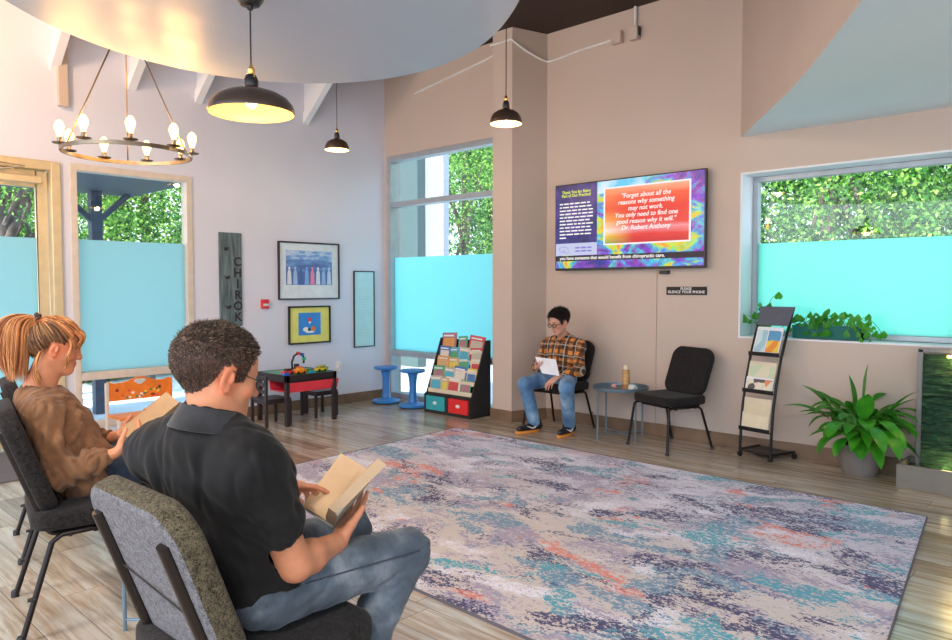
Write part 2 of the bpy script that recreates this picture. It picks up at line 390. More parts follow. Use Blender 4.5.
ob('closer_arm', MB().bar((.02, ly1 - .45, 2.295), (.10, ly1 - .20, 2.35), .02, .008).bar((.10, ly1 - .20, 2.35), (.02, ly1 - .62, 2.385), .02, .008), M['bronze'], d)
# window_2 middle wall
w = tag(thing('window_2', 'tall corner window with transom and frosted film beside column', 'window', (-5.865, YM, 0)), kind='structure')
def xfr(b, x0, x1, z0, z1, wd, y0=-.01, y1=.12):
    b.box((x0, y0, z0), (x0 + wd, y1, z1)); b.box((x1 - wd, y0, z0), (x1, y1, z1))
    b.box((x0 + wd, y0, z1 - wd), (x1 - wd, y1, z1)); b.box((x0 + wd, y0, z0), (x1 - wd, y1, z0 + wd))
b = MB(); xfr(b, -.935, .935, .02, 2.93, .06); b.box((-.875, -.005, 2.325), (.875, .12, 2.385)); b.box((-.875, -.005, .53), (.875, .12, .60)); ob('window_frame', b, M['frame_grey'], w, bevel=.004)
pane('transom_glass', w, M['glass'], (-.875, .056, 2.385), (.875, .064, 2.87)); pane('clear_glass', w, M['glass'], (-.875, .056, 1.722), (.875, .064, 2.325))
pane('frosted_glass', w, M['frost_mid'], (-.875, .056, .60), (.875, .064, 1.718)); pane('lower_glass', w, M['glass'], (-.875, .056, .08), (.875, .064, .53))
# window_3 right wall
w = tag(thing('window_3', 'wide window in the right wall over the plants with aqua frosted film', 'window', (-1.717, YR, 0)), kind='structure')
b = MB(); xfr(b, -.787, .787, .934, 2.303, .014, -.004, .30); ob('window_reveal', b, M['white_paint'], w)
b = MB(); xfr(b, -.773, .773, .948, 2.289, .045, .22, .29); ob('window_frame', b, M['frame_grey'], w, bevel=.004)
pane('clear_glass', w, M['glass'], (-.728, .252, 1.732), (.728, .260, 2.244)); pane('frosted_glass', w, M['frost_cyan'], (-.728, .252, .993), (.728, .260, 1.728))
# rug
b = MB(); rc_ = [(-4.82, 4.88), (-4.64, 2.15), (-.57, 2.09), (-.913, 4.852)]
b.prism(rc_, .0005, .010); b.cur = 1
for i in range(4):
    p = V(*rc_[i], .007); q = V(*rc_[(i + 1) % 4], .007); b.bar(p, q, .006, .011)
o = ob('area_rug', b, [M['rug'], M['rug_edge']]); tag(o, 'large distressed rug in cream, navy, teal and coral on the plank floor', 'rug')
b = MB(); b.box((-6.80, 1.0, .0005), (-5.75, 1.72, .012)); o = ob('door_mat', b, M['mat_grey'], bevel=.004); tag(o, 'flat grey mat on the floor inside the glazed door', 'door mat')
def rrect(w, h, r, n=6, bow=0.0, cx=0, cy=0):
    pts = []
    for (sx, sy, a0) in ((1, 1, 0), (-1, 1, 90), (-1, -1, 180), (1, -1, 270)):
        for k in range(n + 1):
            a = math.radians(a0 + 90 * k / n); pts.append((cx + sx * (w / 2 - r) + r * math.cos(a), cy + sy * (h / 2 - r) + r * math.sin(a)))
    return [(x + bow * (1 - (2 * (y - cy) / h) ** 2) * (1 if x > cx else -1), y + bow * (1 - (2 * (x - cx) / w) ** 2) * (1 if y > cy else -1)) for x, y in pts]
def arc(p0, p1, p2, n=8):
    p0, p1, p2 = V(*p0), V(*p1), V(*p2); return [p0 * (1 - t) ** 2 + p1 * 2 * t * (1 - t) + p2 * t * t for t in [i / n for i in range(n + 1)]]
def text(name, s, size, loc, m, parent, rot=(PI / 2, 0, 0), align='CENTER', space=1.0, ext=.0006, bold=0, shear=0, sp_char=1.0):
    c = bpy.data.curves.new(name, 'FONT'); c.body = s; c.size = size; c.align_x = align; c.space_line = space; c.extrude = ext; c.offset = bold; c.shear = shear; c.space_character = sp_char
    c.resolution_u = 3; q = bpy.data.objects.new(name, c); COL.objects.link(q); bpy.context.view_layer.update()
    me = bpy.data.meshes.new_from_object(q.evaluated_get(bpy.context.evaluated_depsgraph_get())); bpy.data.objects.remove(q); me.materials.clear(); me.materials.append(m); me.name = name
    o = bpy.data.objects.new(name, me); COL.objects.link(o); o.location = loc; o.rotation_euler = rot; o.parent = parent; return o
# ---------------------------------------------------------------- banquet chair (faces +Y, origin on floor under seat)
def make_chair(label, group, loc, rz, mfront, mrear, mside, scale=1):
    t = thing('banquet_chair', label, 'chair', loc, rz, group, scale)
    # seat
    b = MB(); b.prism(rrect(.49, .46, .07, 6, .008), .405, .482); s = ob('seat', b, M['seat_fabric'], t, smooth=True, bevel=.022, seg=4, sharp=1.2)
    LN = 20; Mz = Matrix.Translation((0, -.235, .675)) @ Matrix.Rotation(math.radians(LN), 4, 'X') @ Matrix.Rotation(PI / 2, 4, 'X')
    b = MB(); pl_ = rrect(.465, .43, .085, 8, .012)
    b.prism(pl_, -.034, .034, Mz)
    # rear panel faces get the rear cloth, the band the side cloth
    me_o = ob('backrest', b, [mfront, mrear, mside], t, smooth=True, bevel=.020, seg=4, sharp=1.2)
    n = (Matrix.Rotation(math.radians(LN), 3, 'X') @ V(0, -1, 0))
    for f in me_o.data.polygons:
        dd = f.normal.dot(n); f.material_index = 1 if dd > .8 else (0 if dd < -.8 else 2)
    me_o.data.update()
    tilt = math.tan(math.radians(LN))
    for sx in (-1, 1):
        x = sx * .178
        yb = lambda z: -.274 - (z - .675) * tilt
        pts = [(x, yb(.80), .80), (x, yb(.60), .60), (x, yb(.46), .46)] + [tuple(p) for p in arc((x, yb(.42), .42), (x, yb(.375), .375), (x, -.12, .388), 6)] + [(x, .0, .388), (x, .12, .388)]
        ob('back_post', MB().tube(pts, .020, 10, sy=.8), M['chair_metal'], t, smooth=True)
        xf = sx * .225; xo = sx * .255
        pts = [(xo, .255, .0), (xf + sx * .003, .215, .34)] + [tuple(p) for p in arc((xf, .212, .36), (xf, .21, .396), (xf, .16, .394), 6)] + [(xf, -.02, .385)]
        lg = ob('leg', MB().tube(pts, .0125, 10, sy=.9), M['chair_metal'], t, smooth=True)
        ob('foot_cap', MB().lathe((xo, .255, 0), [(.0165, 0), (.0165, .022), (.014, .028)], 12), M['black'], lg, smooth=True)
        pts = [(xo, -.275, .0), (xf, -.165, .36), (xf, -.13, .385), (xf, -.02, .39)]
        lg = ob('leg', MB().tube(pts, .0125, 10, sy=.9), M['chair_metal'], t, smooth=True)
        ob('foot_cap', MB().lathe((xo, -.275, 0), [(.0165, 0), (.0165, .022), (.014, .028)], 12), M['black'], lg, smooth=True)
        ob('glide_bumper', MB().cyl((xo - sx * .004, -.225, .16), (xo - sx * .004, -.252, .158), .008, 8), M['black'], lg)
    ob('back_cord', MB().tube([(-.178, yb(.66) - .002, .66), (0, yb(.635) - .002, .635), (.178, yb(.61) - .002, .61)], .0022, 6), M['black'], t, smooth=True)
    ob('stretcher', MB().cyl((-.22, -.10, .378), (.22, -.10, .378), .010, 10).cyl((-.22, .12, .378), (.22, .12, .378), .010, 10), M['chair_metal'], t, smooth=True)
    return t
# ---------------------------------------------------------------- round metal side table
def make_tray_table(label, group, loc, rz, R=.265, H=.455, m='grey_blue_metal'):
    t = thing('side_table', label, 'side table', loc, rz, group)
    ob('tray_top', MB().lathe((0, 0, H), [(0, -.004), (R - .012, -.004), (R, 0), (R + .004, .028), (R, .030), (R - .004, .004), (R - .016, 0), (0, 0)], 40), M[m], t, smooth=True)
    for k in range(4):
        a = PI / 4 + k * PI / 2; c, s = math.cos(a), math.sin(a)
        ob('leg', MB().tube([(c * (R - .008), s * (R - .008), 0), (c * (R - .008), s * (R - .008), H + .001)], .0085, 8), M[m], t, smooth=True)
    r = R - .008; q = r * math.cos(PI / 4)
    ob('cross_brace', MB().cyl((-q, -q, .045), (q, q, .045), .006, 8).cyl((-q, q, .045), (q, -q, .045), .006, 8), M[m], t, smooth=True)
    return t
# ---------------------------------------------------------------- TV
def make_tv():
    W, H = 1.582, .842
    t = thing('television', 'large wall television showing a red quotation slide over flowers', 'television', (-3.554, 5.80, 1.943))
    ob('casing', MB().box((-W / 2, .0, -H / 2), (W / 2, .035, H / 2)), M['black'], t, bevel=.004)
    ob('wall_bracket', MB().box((-.25, .035, -.18), (.25, .093, .18)), M['black_matte'], t)
    def screen_mat():
        n = NT('screen_flowers'); c = n.coord(); 
        a = n.ramp(n.noise(n.coord((1, 1, 1.6)), 3.2, 4, .6, 1.0), [(.30, (.02, .03, .30)), (.42, (.25, .05, .55)), (.50, (.02, .45, .75)), (.58, (.55, .75, .05)), (.66, (.95, .45, .02)), (.75, (.85, .05, .25))])
        v = n.n('ShaderNodeTexVoronoi'); v.inputs['Scale'].default_value = 26; n.l(c, v.inputs['Vector'])
        a = n.mix(.35, a, v.outputs['Color'], 'OVERLAY')
        n.bsdf((.01, .01, .01), .25, emis=a, es=.46); return n.m
    ob('screen', MB().box((-W / 2 + .012, -.002, -H / 2 + .022), (W / 2 - .012, .0, H / 2 - .012)), screen_mat(), t)
    w2 = W - .024; X = lambda u: -W / 2 + .012 + u * w2; Z = lambda v: -H / 2 + .022 + v * (H - .034)
    def panel(name, u0, u1, v0, v1, y, m): return ob(name, MB().box((X(u0), y - .0012, Z(v0)), (X(u1), y, Z(v1))), m, t)
    n = NT('screen_dark_blue'); a = n.ramp(n.noise(n.coord(), 4.5, 4, .6, .8), [(.35, (.01, .01, .10)), (.5, (.03, .03, .30)), (.62, (.16, .06, .45)), (.72, (.05, .45, .10))]); n.bsdf((.01, .01, .01), .3, emis=a, es=.30)
    panel('notice_panel', 0, .31, .30, 1, -.0035, n.m)
    n = NT('screen_sky'); a = n.ramp(n.noise(n.coord(), 4, 3), [(.4, (.10, .60, .90)), (.6, (.65, .85, .95))]); n.bsdf((.01, .01, .01), .3, emis=a, es=.46)
    panel('sky_band', .312, .64, .86, 1, -.0035, n.m)
    panel('logo_panel', 0, .31, .155, .30, -.0036, emit('screen_lavender', (.62, .66, .92), .42))
    panel('ticker_band', 0, 1, .085, .150, -.0036, emit('screen_ticker', (.04, .025, .04), .3))
    panel('quote_border', .357, .923, .258, .922, -.0040, emit('screen_white', (.95, .93, .98), .46))
    n = NT('screen_red_sunset'); tc = n.n('ShaderNodeTexCoord'); sp = n.n('ShaderNodeSeparateXYZ'); n.l(tc.outputs['Object'], sp.inputs[0])
    f = n.math('ADD', n.math('MULTIPLY', n.math('SUBTRACT', sp.outputs[2], Z(.28)), 1 / (Z(.90) - Z(.28))), n.math('MULTIPLY', n.math('SUBTRACT', n.noise(n.coord((.6, 1, 5)), 4, 3), .5), .16))
    side = n.math('MULTIPLY', n.math('SUBTRACT', sp.outputs[0], X(.37)), 1 / (X(.92) - X(.37)))
    a = n.ramp(f, [(0, (.62, .01, .02)), (.14, (.80, .03, .02)), (.24, (.90, .30, .35)), (.34, (.80, .04, .03)), (.62, (.80, .02, .015)), (.86, (.92, .09, .03)), (1, (.95, .42, .25))])
    yl = n.ramp(f, [(.0, (.15, .55, .10)), (.12, (.95, .75, .05)), (.26, (1, .95, .75)), (.40, (1, .55, .10)), (.62, (.9, .12, .03)), (1, (.95, .30, .10))])
    a = n.mix(n.ramp(side, [(.0, .8), (.35, 0.)]), a, yl); n.bsdf((.01, .01, .01), .3, emis=a, es=.46)
    panel('quote_panel', .368, .912, .275, .905, -.0052, n.m)
    wt = emit('screen_text_white', (1, .97, .95), .50); yt = emit('screen_text_yellow', (.85, .95, .05), .45); dt = emit('screen_text_purple', (.15, .12, .40), .7)
    text('quotation_text', '"Forget about all the\nreasons why something\nmay not work.\nYou only need to find one\ngood reason why it will."\nDr. Robert Anthony', .060, (X(.64), -.0068, Z(.785)), wt, t, space=.98, bold=.0006, shear=.2)
    text('notice_heading', 'Thank You for Being\nPart of Our Practice!', .040, (X(.155), -.005, Z(.90)), yt, t, space=.85, bold=.0008)
    b = MB(); random.seed(3)
    for r in range(11):
        x = .03; z = .77 - r * .041; end = .28 if r not in (10,) else .10
        while x < end - .02:
            wl = random.uniform(.018, .05); e = min(x + wl, end); b.box((X(x), -.0052, Z(z)), (X(e), -.0046, Z(z + .015))); x = e + .008
    ob('notice_lines', b, wt, t)
    text('ticker_text', 'you have someone that would benefit from chiropractic care.', .046, (X(.40), -.005, Z(.102)), wt, t, bold=.0007)
    text('logo_text', 'YOUR SPINE\nCHIROPRACTIC', .026, (X(.21), -.005, Z(.235)), dt, t) if False else None
    b = MB(); b.tube([(X(.06) + .05 * math.cos(a) * (1 + .2 * math.sin(3 * a)), -.0048, Z(.225) + .028 * math.sin(a)) for a in [k * PI / 8 for k in range(14)]], .0022, 6)
    ob('logo_mark', b, dt, t); b = MB(); b.tube([(X(.05) + k * .012, -.0048, Z(.20) + .02 * math.sin(k)) for k in range(8)], .002, 6)
    for z in (.235, .195):
        x = .15
        for wl in (.035, .04, .03): b.box((X(x), -.0050, Z(z)), (X(x + wl), -.0044, Z(z + .018))); x += wl + .008
    tag(ob('logo_lines', b, dt, t), kind='stuff')
    ob('ir_receiver', MB().box((.0, -.004, -H / 2 + .006), (.03, .0, -H / 2 + .014)), M['steel'], t)
    return t
make_tv()
o = ob('media_box', MB().box((-.04, -.03, -.016), (.04, .03, .016)), M['black'], bevel=.004); o.location = (-3.175, 5.864, 1.49)
tag(o, 'small black media box on the wall just under the television', 'media box')
b = MB(); b.box((-3.290, YR - .014, .115), (-3.262, YR + .001, 1.50)); o = ob('cable_raceway', b, M['wall'], bevel=.003); tag(o, 'beige vertical cable raceway running from television to baseboard', 'cable raceway')
t = thing('phone_sign', 'small black sign reading please silence your phone', 'sign', (-2.975, YR - .006, 1.325))
ob('sign_board', MB().box((-.19, -.0045, -.036), (.19, .006, .036)), M['black_matte'], t)
text('sign_text', 'PLEASE\nSILENCE YOUR PHONE', .034, (0, -.006, .008), emit('dull_white_lettering', (.8, .78, .75), .0) if False else M['white'], t, space=.85, bold=.0006)

# ---------------------------------------------------------------- conduit and boxes high on the right wall
b = MB(); b.tube([(-6.3, YM - .012, 3.60), (-5.4, YM - .012, 3.72), (-4.93, YM - .012, 3.79)], .011, 8); b.tube([(-4.93, YM - .012, 3.79), (-4.92, 5.478, 3.79), (-4.655, 5.478, 3.79), (-4.635, 5.488, 3.775)], .011, 8)
b.tube([(-4.635, 5.488, 3.775), (-4.585, 5.62, 3.70), (-4.535, 5.80, 3.645), (-4.505, YR - .02, 3.63), (-4.42, YR - .014, 3.63), (-4.1, YR - .014, 3.66), (-3.72, YR - .014, 3.675)], .011, 8)
o = ob('wall_cable', b, M['white'], smooth=True); tag(o, 'pale surface cable crossing the column top to a junction box', 'cable')
o = ob('junction_box', MB().box((-3.74, YR - .06, 3.62), (-3.635, YR + .001, 3.73)).cyl((-3.72, YR - .065, 3.63), (-3.70, YR - .03, 3.63), .012), M['wall'], bevel=.004); tag(o, 'beige junction box high on the wall where the pale cable ends', 'junction box')
t = thing('motion_sensor', 'small beige sensor box below the ceiling pipe on the right wall', 'sensor', (-3.50, YR, 3.66))
ob('box', MB().box((-.045, -.07, -.05), (.045, .001, .07)), M['wall'], t, bevel=.006); ob('side_slot', MB().box((.046, -.055, -.02), (.050, -.01, .06)), M['black'], t)
ob('conduit', MB().tube([(0, -.025, .07), (0, -.025, .253)], .014, 10), M['white'], t, smooth=True)

# ---------------------------------------------------------------- pendants
def pendant(loc, ztop, s, label, big=False):
    """loc = centre of the shade rim"""
    t = thing('pendant_lamp', label, 'pendant lamp', loc, 0, 'dark dome pendant lamps'); k = s
    if big: prof = [(.178, 0), (.180, .006), (.172, .035), (.150, .062), (.115, .082), (.070, .096), (.036, .103), (.026, .112)]
    else: prof = [(.107, 0), (.108, .006), (.104, .035), (.088, .066), (.060, .085), (.032, .094), (.020, .104)]
    inn = [(r - .003, z) for r, z in prof]
    b = MB(); b.lathe((0, 0, 0), prof, 40); 
    me = ob('shade', MB().lathe((0, 0, 0), [(p[0], p[1]) for p in prof], 40), M['shade_out'], t, smooth=True)
    b = MB(); n = 40; b.lathe((0, 0, 0), [(r, z - .0005) for r, z in inn[:-1]] , 40); b.f = b.f[:-2] ; b.mi = b.mi[:-2]
    ob('shade_lining', b, M['shade_in'], me, smooth=True)
    # drop the caps the lathe closed on the outer shade
    bm = bmesh.new(); bm.from_mesh(me.data); fs = [f for f in bm.faces if len(f.verts) > 8]; bmesh.ops.delete(bm, geom=fs, context='FACES'); bm.to_mesh(me.data); bm.free()
    zt = prof[-1][1]; r = prof[-1][0]
    ob('socket_cup', MB().lathe((0, 0, 0), [(r, zt - .004), (r + .004, zt + .004), (r + .003, zt + .03), (r * .8, zt + .048), (r * .55, zt + .052)], 24), M['black'], t, smooth=True)
    ob('brass_neck', MB().lathe((0, 0, 0), [(r * .5, zt + .05), (r * .62, zt + .056), (r * .62, zt + .074), (r * .3, zt + .082), (.004, zt + .086)], 20), M['brass'], t, smooth=True)
    if big: ob('brass_strap', MB().tube([(-r * .9, 0, zt + .03)] + arc((-r * .95, 0, zt + .04), (0, 0, zt + .15), (r * .95, 0, zt + .04), 8) + [(r * .9, 0, zt + .03)], .003, 6), M['brass'], t, smooth=True)
    ob('cord', MB().cyl((0, 0, zt + .08), (0, 0, ztop - loc[2] - (.05 if big else 0)), .0035, 8), M['black'], t)
    if big: ob('ceiling_rose', MB().lathe((0, 0, ztop - loc[2]), [(0, -.075), (.012, -.074), (.014, -.060), (.04, -.056), (.056, -.035), (.062, 0)], 32), M['black'], t, smooth=True)
    ob('bulb', MB().ball((0, 0, .052 if big else .045), (.024, .024, .032) if big else (.018, .018, .026), 16, 10).cyl((0, 0, .07), (0, 0, zt), .013), M['bulb_big'], t, smooth=True)
    return t
def lamp(name, loc, power, col=(1, .72, .42), r=.03):
    l = bpy.data.lights.new(name, 'POINT'); l.energy = power; l.color = col; l.shadow_soft_size = r; o = bpy.data.objects.new(name, l); COL.objects.link(o); o.location = loc; return o
pendant((-2.806, 1.604, 2.09), 2.597, 1, 'largest dark pendant lamp, hung from the rounded ceiling panel', True)
pendant((-5.319, 3.873, 2.578), HC, 1, 'small dark pendant lamp hanging in front of the framed pictures wall')
pendant((-3.198, 3.713, 2.454), HC, 1, 'small dark pendant lamp hanging in front of the column')
lamp('pendant_light', (-2.806, 1.604, 2.10), 2.6, (1, .62, .24), r=.05); lamp('pendant_light', (-5.319, 3.873, 2.575), 5); lamp('pendant_light', (-3.198, 3.713, 2.45), 5)
# ---------------------------------------------------------------- chandelier
def chandelier():
    c = (-4.464, 1.739, 2.150); R = .352
    t = thing('wagon_wheel_chandelier', 'round bronze ring chandelier with nine glowing bulbs on three rods', 'chandelier', c)
    ob('ring', MB().lathe((0, 0, 0), [(R - .006, -.011), (R + .006, -.011), (R + .006, .011), (R - .006, .011), (R - .006, -.011)], 72), M['bronze'], t, smooth=False)
    top = .78
    for k in range(3):
        a = math.radians(39 + 120 * k); ob('rod', MB().cyl((R * math.cos(a), R * math.sin(a), .008), (.012 * math.cos(a), .012 * math.sin(a), top), .0045, 8), M['bronze'], t)
    ob('stem', MB().cyl((0, 0, top - .02), (0, 0, HC - c[2] - .02), .008, 10).ball((0, 0, top), .02).lathe((0, 0, HC - c[2]), [(.06, 0), (.06, -.02), (.01, -.03)], 24), M['bronze'], t, smooth=True)
    for k in range(9):
        a = math.radians(21 + 40 * k); x, y = (R + .004) * math.cos(a), (R + .004) * math.sin(a)
        h = ob('bulb_holder', MB().lathe((x, y, 0), [(0, .010), (.036, .016), (.040, .022), (.014, .020), (.012, .045), (.014, .052), (0, .052)], 18).bar((R * math.cos(a), R * math.sin(a), .0), (x, y, .014), .012, .010), M['bronze'], t, smooth=True)
        ob('bulb', MB().lathe((x, y, .05), [(0, 0), (.011, .002), (.013, .015), (.024, .045), (.026, .062), (.020, .082), (.008, .096), (0, .098)], 16), M['bulb'], h, smooth=True)
        lamp('chandelier_light', (c[0] + x, c[1] + y, c[2] + .19), 1.9, (1, .50, .15), .035)
chandelier()

# ---------------------------------------------------------------- left wall: sign, pictures, mirror, alarm, outlet
def frame_on_left(name, label, cat, y0, y1, z0, z1, fw, fm, depth=.03):
    t = thing(name, label, cat, (XL, (y0 + y1) / 2, (z0 + z1) / 2)); w, h = (y1 - y0) / 2, (z1 - z0) / 2
    b = MB(); b.box((.001, -w, -h), (depth, -w + fw, h)); b.box((.001, w - fw, -h), (depth, w, h)); b.box((.001, -w + fw, h - fw), (depth, w - fw, h)); b.box((.001, -w + fw, -h), (depth, w - fw, -h + fw))
    ob('frame', b, fm, t, bevel=.002); return t, w, h
t, w, h = frame_on_left('framed_picture', 'large framed print of people in a row on the pale wall', 'picture', 4.197, 4.992, 1.223, 1.854, .014, M['espresso'])
ob('mat_board', MB().box((.002, -w + .012, -h + .012), (.012, w - .012, h - .012)), mat('pale_blue_mount', (.72, .80, .86), .8), t)
def crowd_mat():
    n = NT('blue_print'); tc = n.n('ShaderNodeTexCoord'); sp = n.n('ShaderNodeSeparateXYZ'); n.l(tc.outputs['Object'], sp.inputs[0])
    f = n.math('ADD', n.math('MULTIPLY', sp.outputs[2], 1.6), n.math('MULTIPLY', n.math('SUBTRACT', n.noise(n.coord((1, 1.2, 5)), 5, 4), .5), .9))
    a = n.ramp(f, [(0, (.10, .16, .45)), (.25, (.20, .40, .75)), (.34, (.60, .72, .90)), (.45, (.15, .35, .75)), (.55, (.45, .65, .9))]); n.bsdf(a, .3); return n.m
P = ob('print', MB().box((.012, -.30, -.155), (.0145, .30, .225)), crowd_mat(), t)
fig_cols = [(.75, .78, .85), (.35, .55, .80), (.08, .15, .40), (.25, .45, .80), (.80, .25, .40), (.70, .80, .92), (.30, .50, .80), (.55, .70, .88)]
for i, c in enumerate(fig_cols):
    y = -.26 + i * .074; fm = mat('printed_figure_%s' % 'abcdefgh'[i], c, .5); b = MB()
    b.prism([(y - .028, -.15), (y + .028, -.15), (y + .022, -.02), (y + .010, .01), (y - .010, .01), (y - .022, -.02)], .0146, .0156, Matrix(((0, 0, 1, 0), (1, 0, 0, 0), (0, 1, 0, 0), (0, 0, 0, 1))))
    b.ball((.0152, y, .028), (.001, .014, .018), 12, 8); ob('printed_figure', b, fm, P)
t, w, h = frame_on_left('framed_picture', 'smaller yellow matted picture with a blue centre above the play table', 'picture', 4.316, 4.862, .731, 1.149, .016, M['black'])
ob('mat_board', MB().box((.002, -w + .014, -h + .014), (.012, w - .014, h - .014)), mat('yellow_mount', (.78, .76, .20), .8), t)
P = ob('print', MB().box((.012, -.145, -.115), (.0145, .145, .135)), mat('blue_print_ground', (.04, .26, .72), .5), t)
for (y, z, ry, rz_, c) in ((.0, .055, .022, .03, (.75, .05, .05)), (.0, .03, .018, .018, (.85, .75, .65)), (-.05, -.05, .04, .025, (.85, .85, .8)), (.05, -.045, .032, .028, (.75, .25, .04)), (-.01, -.052, .022, .02, (.04, .04, .05)), (.0, -.08, .06, .012, (.85, .85, .85))):
    ob('printed_shape', MB().ball((.0152, y, z), (.001, ry, rz_), 14, 8), mat('printed_colour', c, .5), P)
t, w, h = frame_on_left('framed_picture', 'tall narrow thin framed sheet hung near the corner window', 'picture', 5.203, 5.51, .647, 1.55, .010, M['black'], .02)
ob('sheet', MB().box((.002, -w + .008, -h + .008), (.010, w - .008, h - .008)), mat('pale_sheet', (.55, .78, .80), .25, vary=.03), t)
b = MB()
for k in range(22): b.box((.0102, -w + .05, h - .10 - k * .033), (.0108, w - .05 - (k % 3) * .03, h - .105 - k * .033))
ob('faint_lines', b, mat('faint_print', (.45, .66, .70), .6), t)
# CHIRO sign
t = thing('wooden_sign', 'tall weathered teal plank sign with vertical black letters', 'sign', (XL, 3.65, 1.912))
n = NT('weathered_teal_wood'); g = n.noise(n.coord((1, 9, 1)), 4, 5); n.bsdf(n.ramp(g, [(.3, (.05, .075, .085)), (.55, (.12, .17, .19)), (.75, (.20, .25, .27))]), .8, normal=n.bump(g, .4, .004))
ob('board', MB().box((.001, -.122, -.95), (.022, .122, 0)), n.m, t, bevel=.003)
for i, ch in enumerate('CHIROK'): text('letter', ch, .125, (.023, .072, -.335 - i * .113), M['black_matte'], t, rot=(PI / 2, 0, PI / 2), ext=.001, bold=.003)
for i, z in enumerate((-.17, -.46, -.76)):
    b = MB(); b.ball((.0235, -.05 + .01 * i, z), (.0012, .026, .014), 12, 8).ball((.0235, -.035 + .01 * i, z + .014), (.0012, .014, .010), 12, 8); b.tube([(.0235, -.05, z), (.0235, -.065, z + .02), (.0235, -.08, z + .012)], .004, 6)
    ob('leaf_motif', b, M['black_matte'], t)
t = thing('fire_alarm_pull', 'small red fire alarm pull station on the pale wall', 'fire alarm', (XL, 4.032, 1.18))
ob('housing', MB().box((-.001, -.042, -.05), (.035, .042, .05)), mat('alarm_red', (.70, .03, .05), .4), t, bevel=.006); ob('pull_handle', MB().box((.035, -.03, -.02), (.045, .03, .005)), M['white'], t, bevel=.003)
t = thing('wall_outlet', 'white outlet plate low on the pale wall beside the play table', 'outlet', (XL, 4.985, .44))
ob('plate', MB().box((.001, -.037, -.058), (.008, .037, .058)), M['white'], t, bevel=.003); ob('plug_adapter', MB().box((.008, -.022, -.01), (.045, .022, .045)), M['white'], t, bevel=.004)

# ---------------------------------------------------------------- kids play table with toys
def play_table():
    x0, x1, y0, y1, H = -6.62, -6.07, 3.80, 4.39, .50
    t = thing('play_table', 'dark wooden childrens play table with green building plate top', 'play table', ((x0 + x1) / 2, (y0 + y1) / 2, 0)); w, d = (x1 - x0) / 2, (y1 - y0) / 2
    b = MB(); b.box((-w, -d, H - .07), (w, -d + .02, H)); b.box((-w, d - .02, H - .07), (w, d, H)); b.box((-w, -d, H - .07), (-w + .02, d, H)); b.box((w - .02, -d, H - .07), (w, d, H)); b.box((-w + .01, -d + .01, H - .03), (w - .01, d - .01, H - .012))
    ob('table_frame', b, M['espresso'], t, bevel=.002)
    ob('building_plate', MB().box((-w + .022, -d + .022, H - .012), (w - .022, d - .022, H - .002)), mat('green_plate', (.02, .30, .12), .35), t)
    for sx in (-1, 1):
        for sy in (-1, 1): ob('leg', MB().box((sx * w - .02 - sx * .02, sy * d - .02 - sy * .02, 0), (sx * w + .02 - sx * .02, sy * d + .02 - sy * .02, H - .001)), M['espresso'], t, bevel=.003)
    b = MB(); pr = [(-.155, 0), (.155, 0), (.185, .10), (.175, .10), (.148, .012), (-.148, .012), (-.175, .10), (-.185, .10)]
    Mx = Matrix.Translation((w - .185, 0, .325)) @ Matrix.Rotation(PI / 2, 4, 'X') ; 
    ob('storage_bin', MB().prism(pr, -d - .03, d - .03, Mx), M['red_plastic'], t, bevel=.004)
    ob('bin_rail', MB().box((w - .30, -d + .03, .425), (w - .28, d - .03, .44)).box((w - .02, -d + .03, .425), (w, d - .03, .44)), M['espresso'], t)
play_table()
def kid_chair(label, loc, rz, back):
    t = thing('childs_chair', label, 'child chair', loc, rz); H = .255; w = .13
    ob('seat', MB().box((-w - .01, -w - .01, H), (w + .01, w + .01, H + .018)).box((-w, -w, H - .03), (w, w, H)), M['espresso'], t, bevel=.003)
    for sx in (-1, 1):
        for sy in (-1, 1):
            ob('leg', MB().box((sx * w - .013, sy * w - .013, 0), (sx * w + .013, sy * w + .013, .505 if (sy < 0 and back) else H - .002)), M['espresso'], t, bevel=.002)
    if back:
        for z in (.33, .40, .46): ob('back_slat', MB().box((-w, -w - .007, z), (w, -w + .007, z + .035)), M['espresso'], t, bevel=.002)
kid_chair('small dark ladder back child chair at the end of the play table', (-6.29, 3.765, 0), 0, True)
kid_chair('small dark backless child seat tucked beneath the play table', (-6.41, 4.41, 0), 0, False)
TOYX = -6.345; TZ = .499
def toy(name, label, cat, loc, parts):
    t = thing(name, label, cat, loc)
    for nm, mb, m in parts: ob(nm, mb, m, t, smooth=False, bevel=.0015)
cm = lambda c: mat('toy_' + '_'.join(str(int(x * 99)) for x in c), c, .3)
def car(label, x, y, c1, c2):
    w = MB()
    toy('toy_car', label, 'toy', (x, y, TZ), [('body', MB().box((-.03, -.06, .012), (.03, .06, .035)), cm(c1)), ('cab', MB().box((-.024, -.03, .035), (.024, .03, .058)), cm(c2)),
        ('wheel', MB().cyl((-.034, -.035, .014), (.034, -.035, .014), .014).cyl((-.034, .035, .014), (.034, .035, .014), .014), M['black'])])
car('red and black toy truck at the near corner of the play table', -6.17, 3.88, (.75, .04, .03), (.10, .02, .02))
car('orange toy truck beside the red one on the green plate', -6.14, 4.00, (.90, .25, .01), (.90, .40, .02))
car('larger orange toy digger behind the toy trucks', -6.25, 4.07, (.90, .28, .02), (.75, .10, .03))
car('flat yellow toy car near the far end of the play table', -6.16, 4.26, (.75, .60, .03), (.35, .30, .05))
car('dull green toy car at the far end of the play table', -6.24, 4.33, (.18, .28, .10), (.45, .42, .15))
t = thing('toy_crane', 'black arching toy crane standing on the play table', 'toy', (-6.40, 4.13, TZ))
ob('crane_base', MB().box((-.04, -.04, 0), (.04, .04, .03)).box((-.02, -.02, .03), (.02, .02, .07)), M['black'], t, bevel=.002)
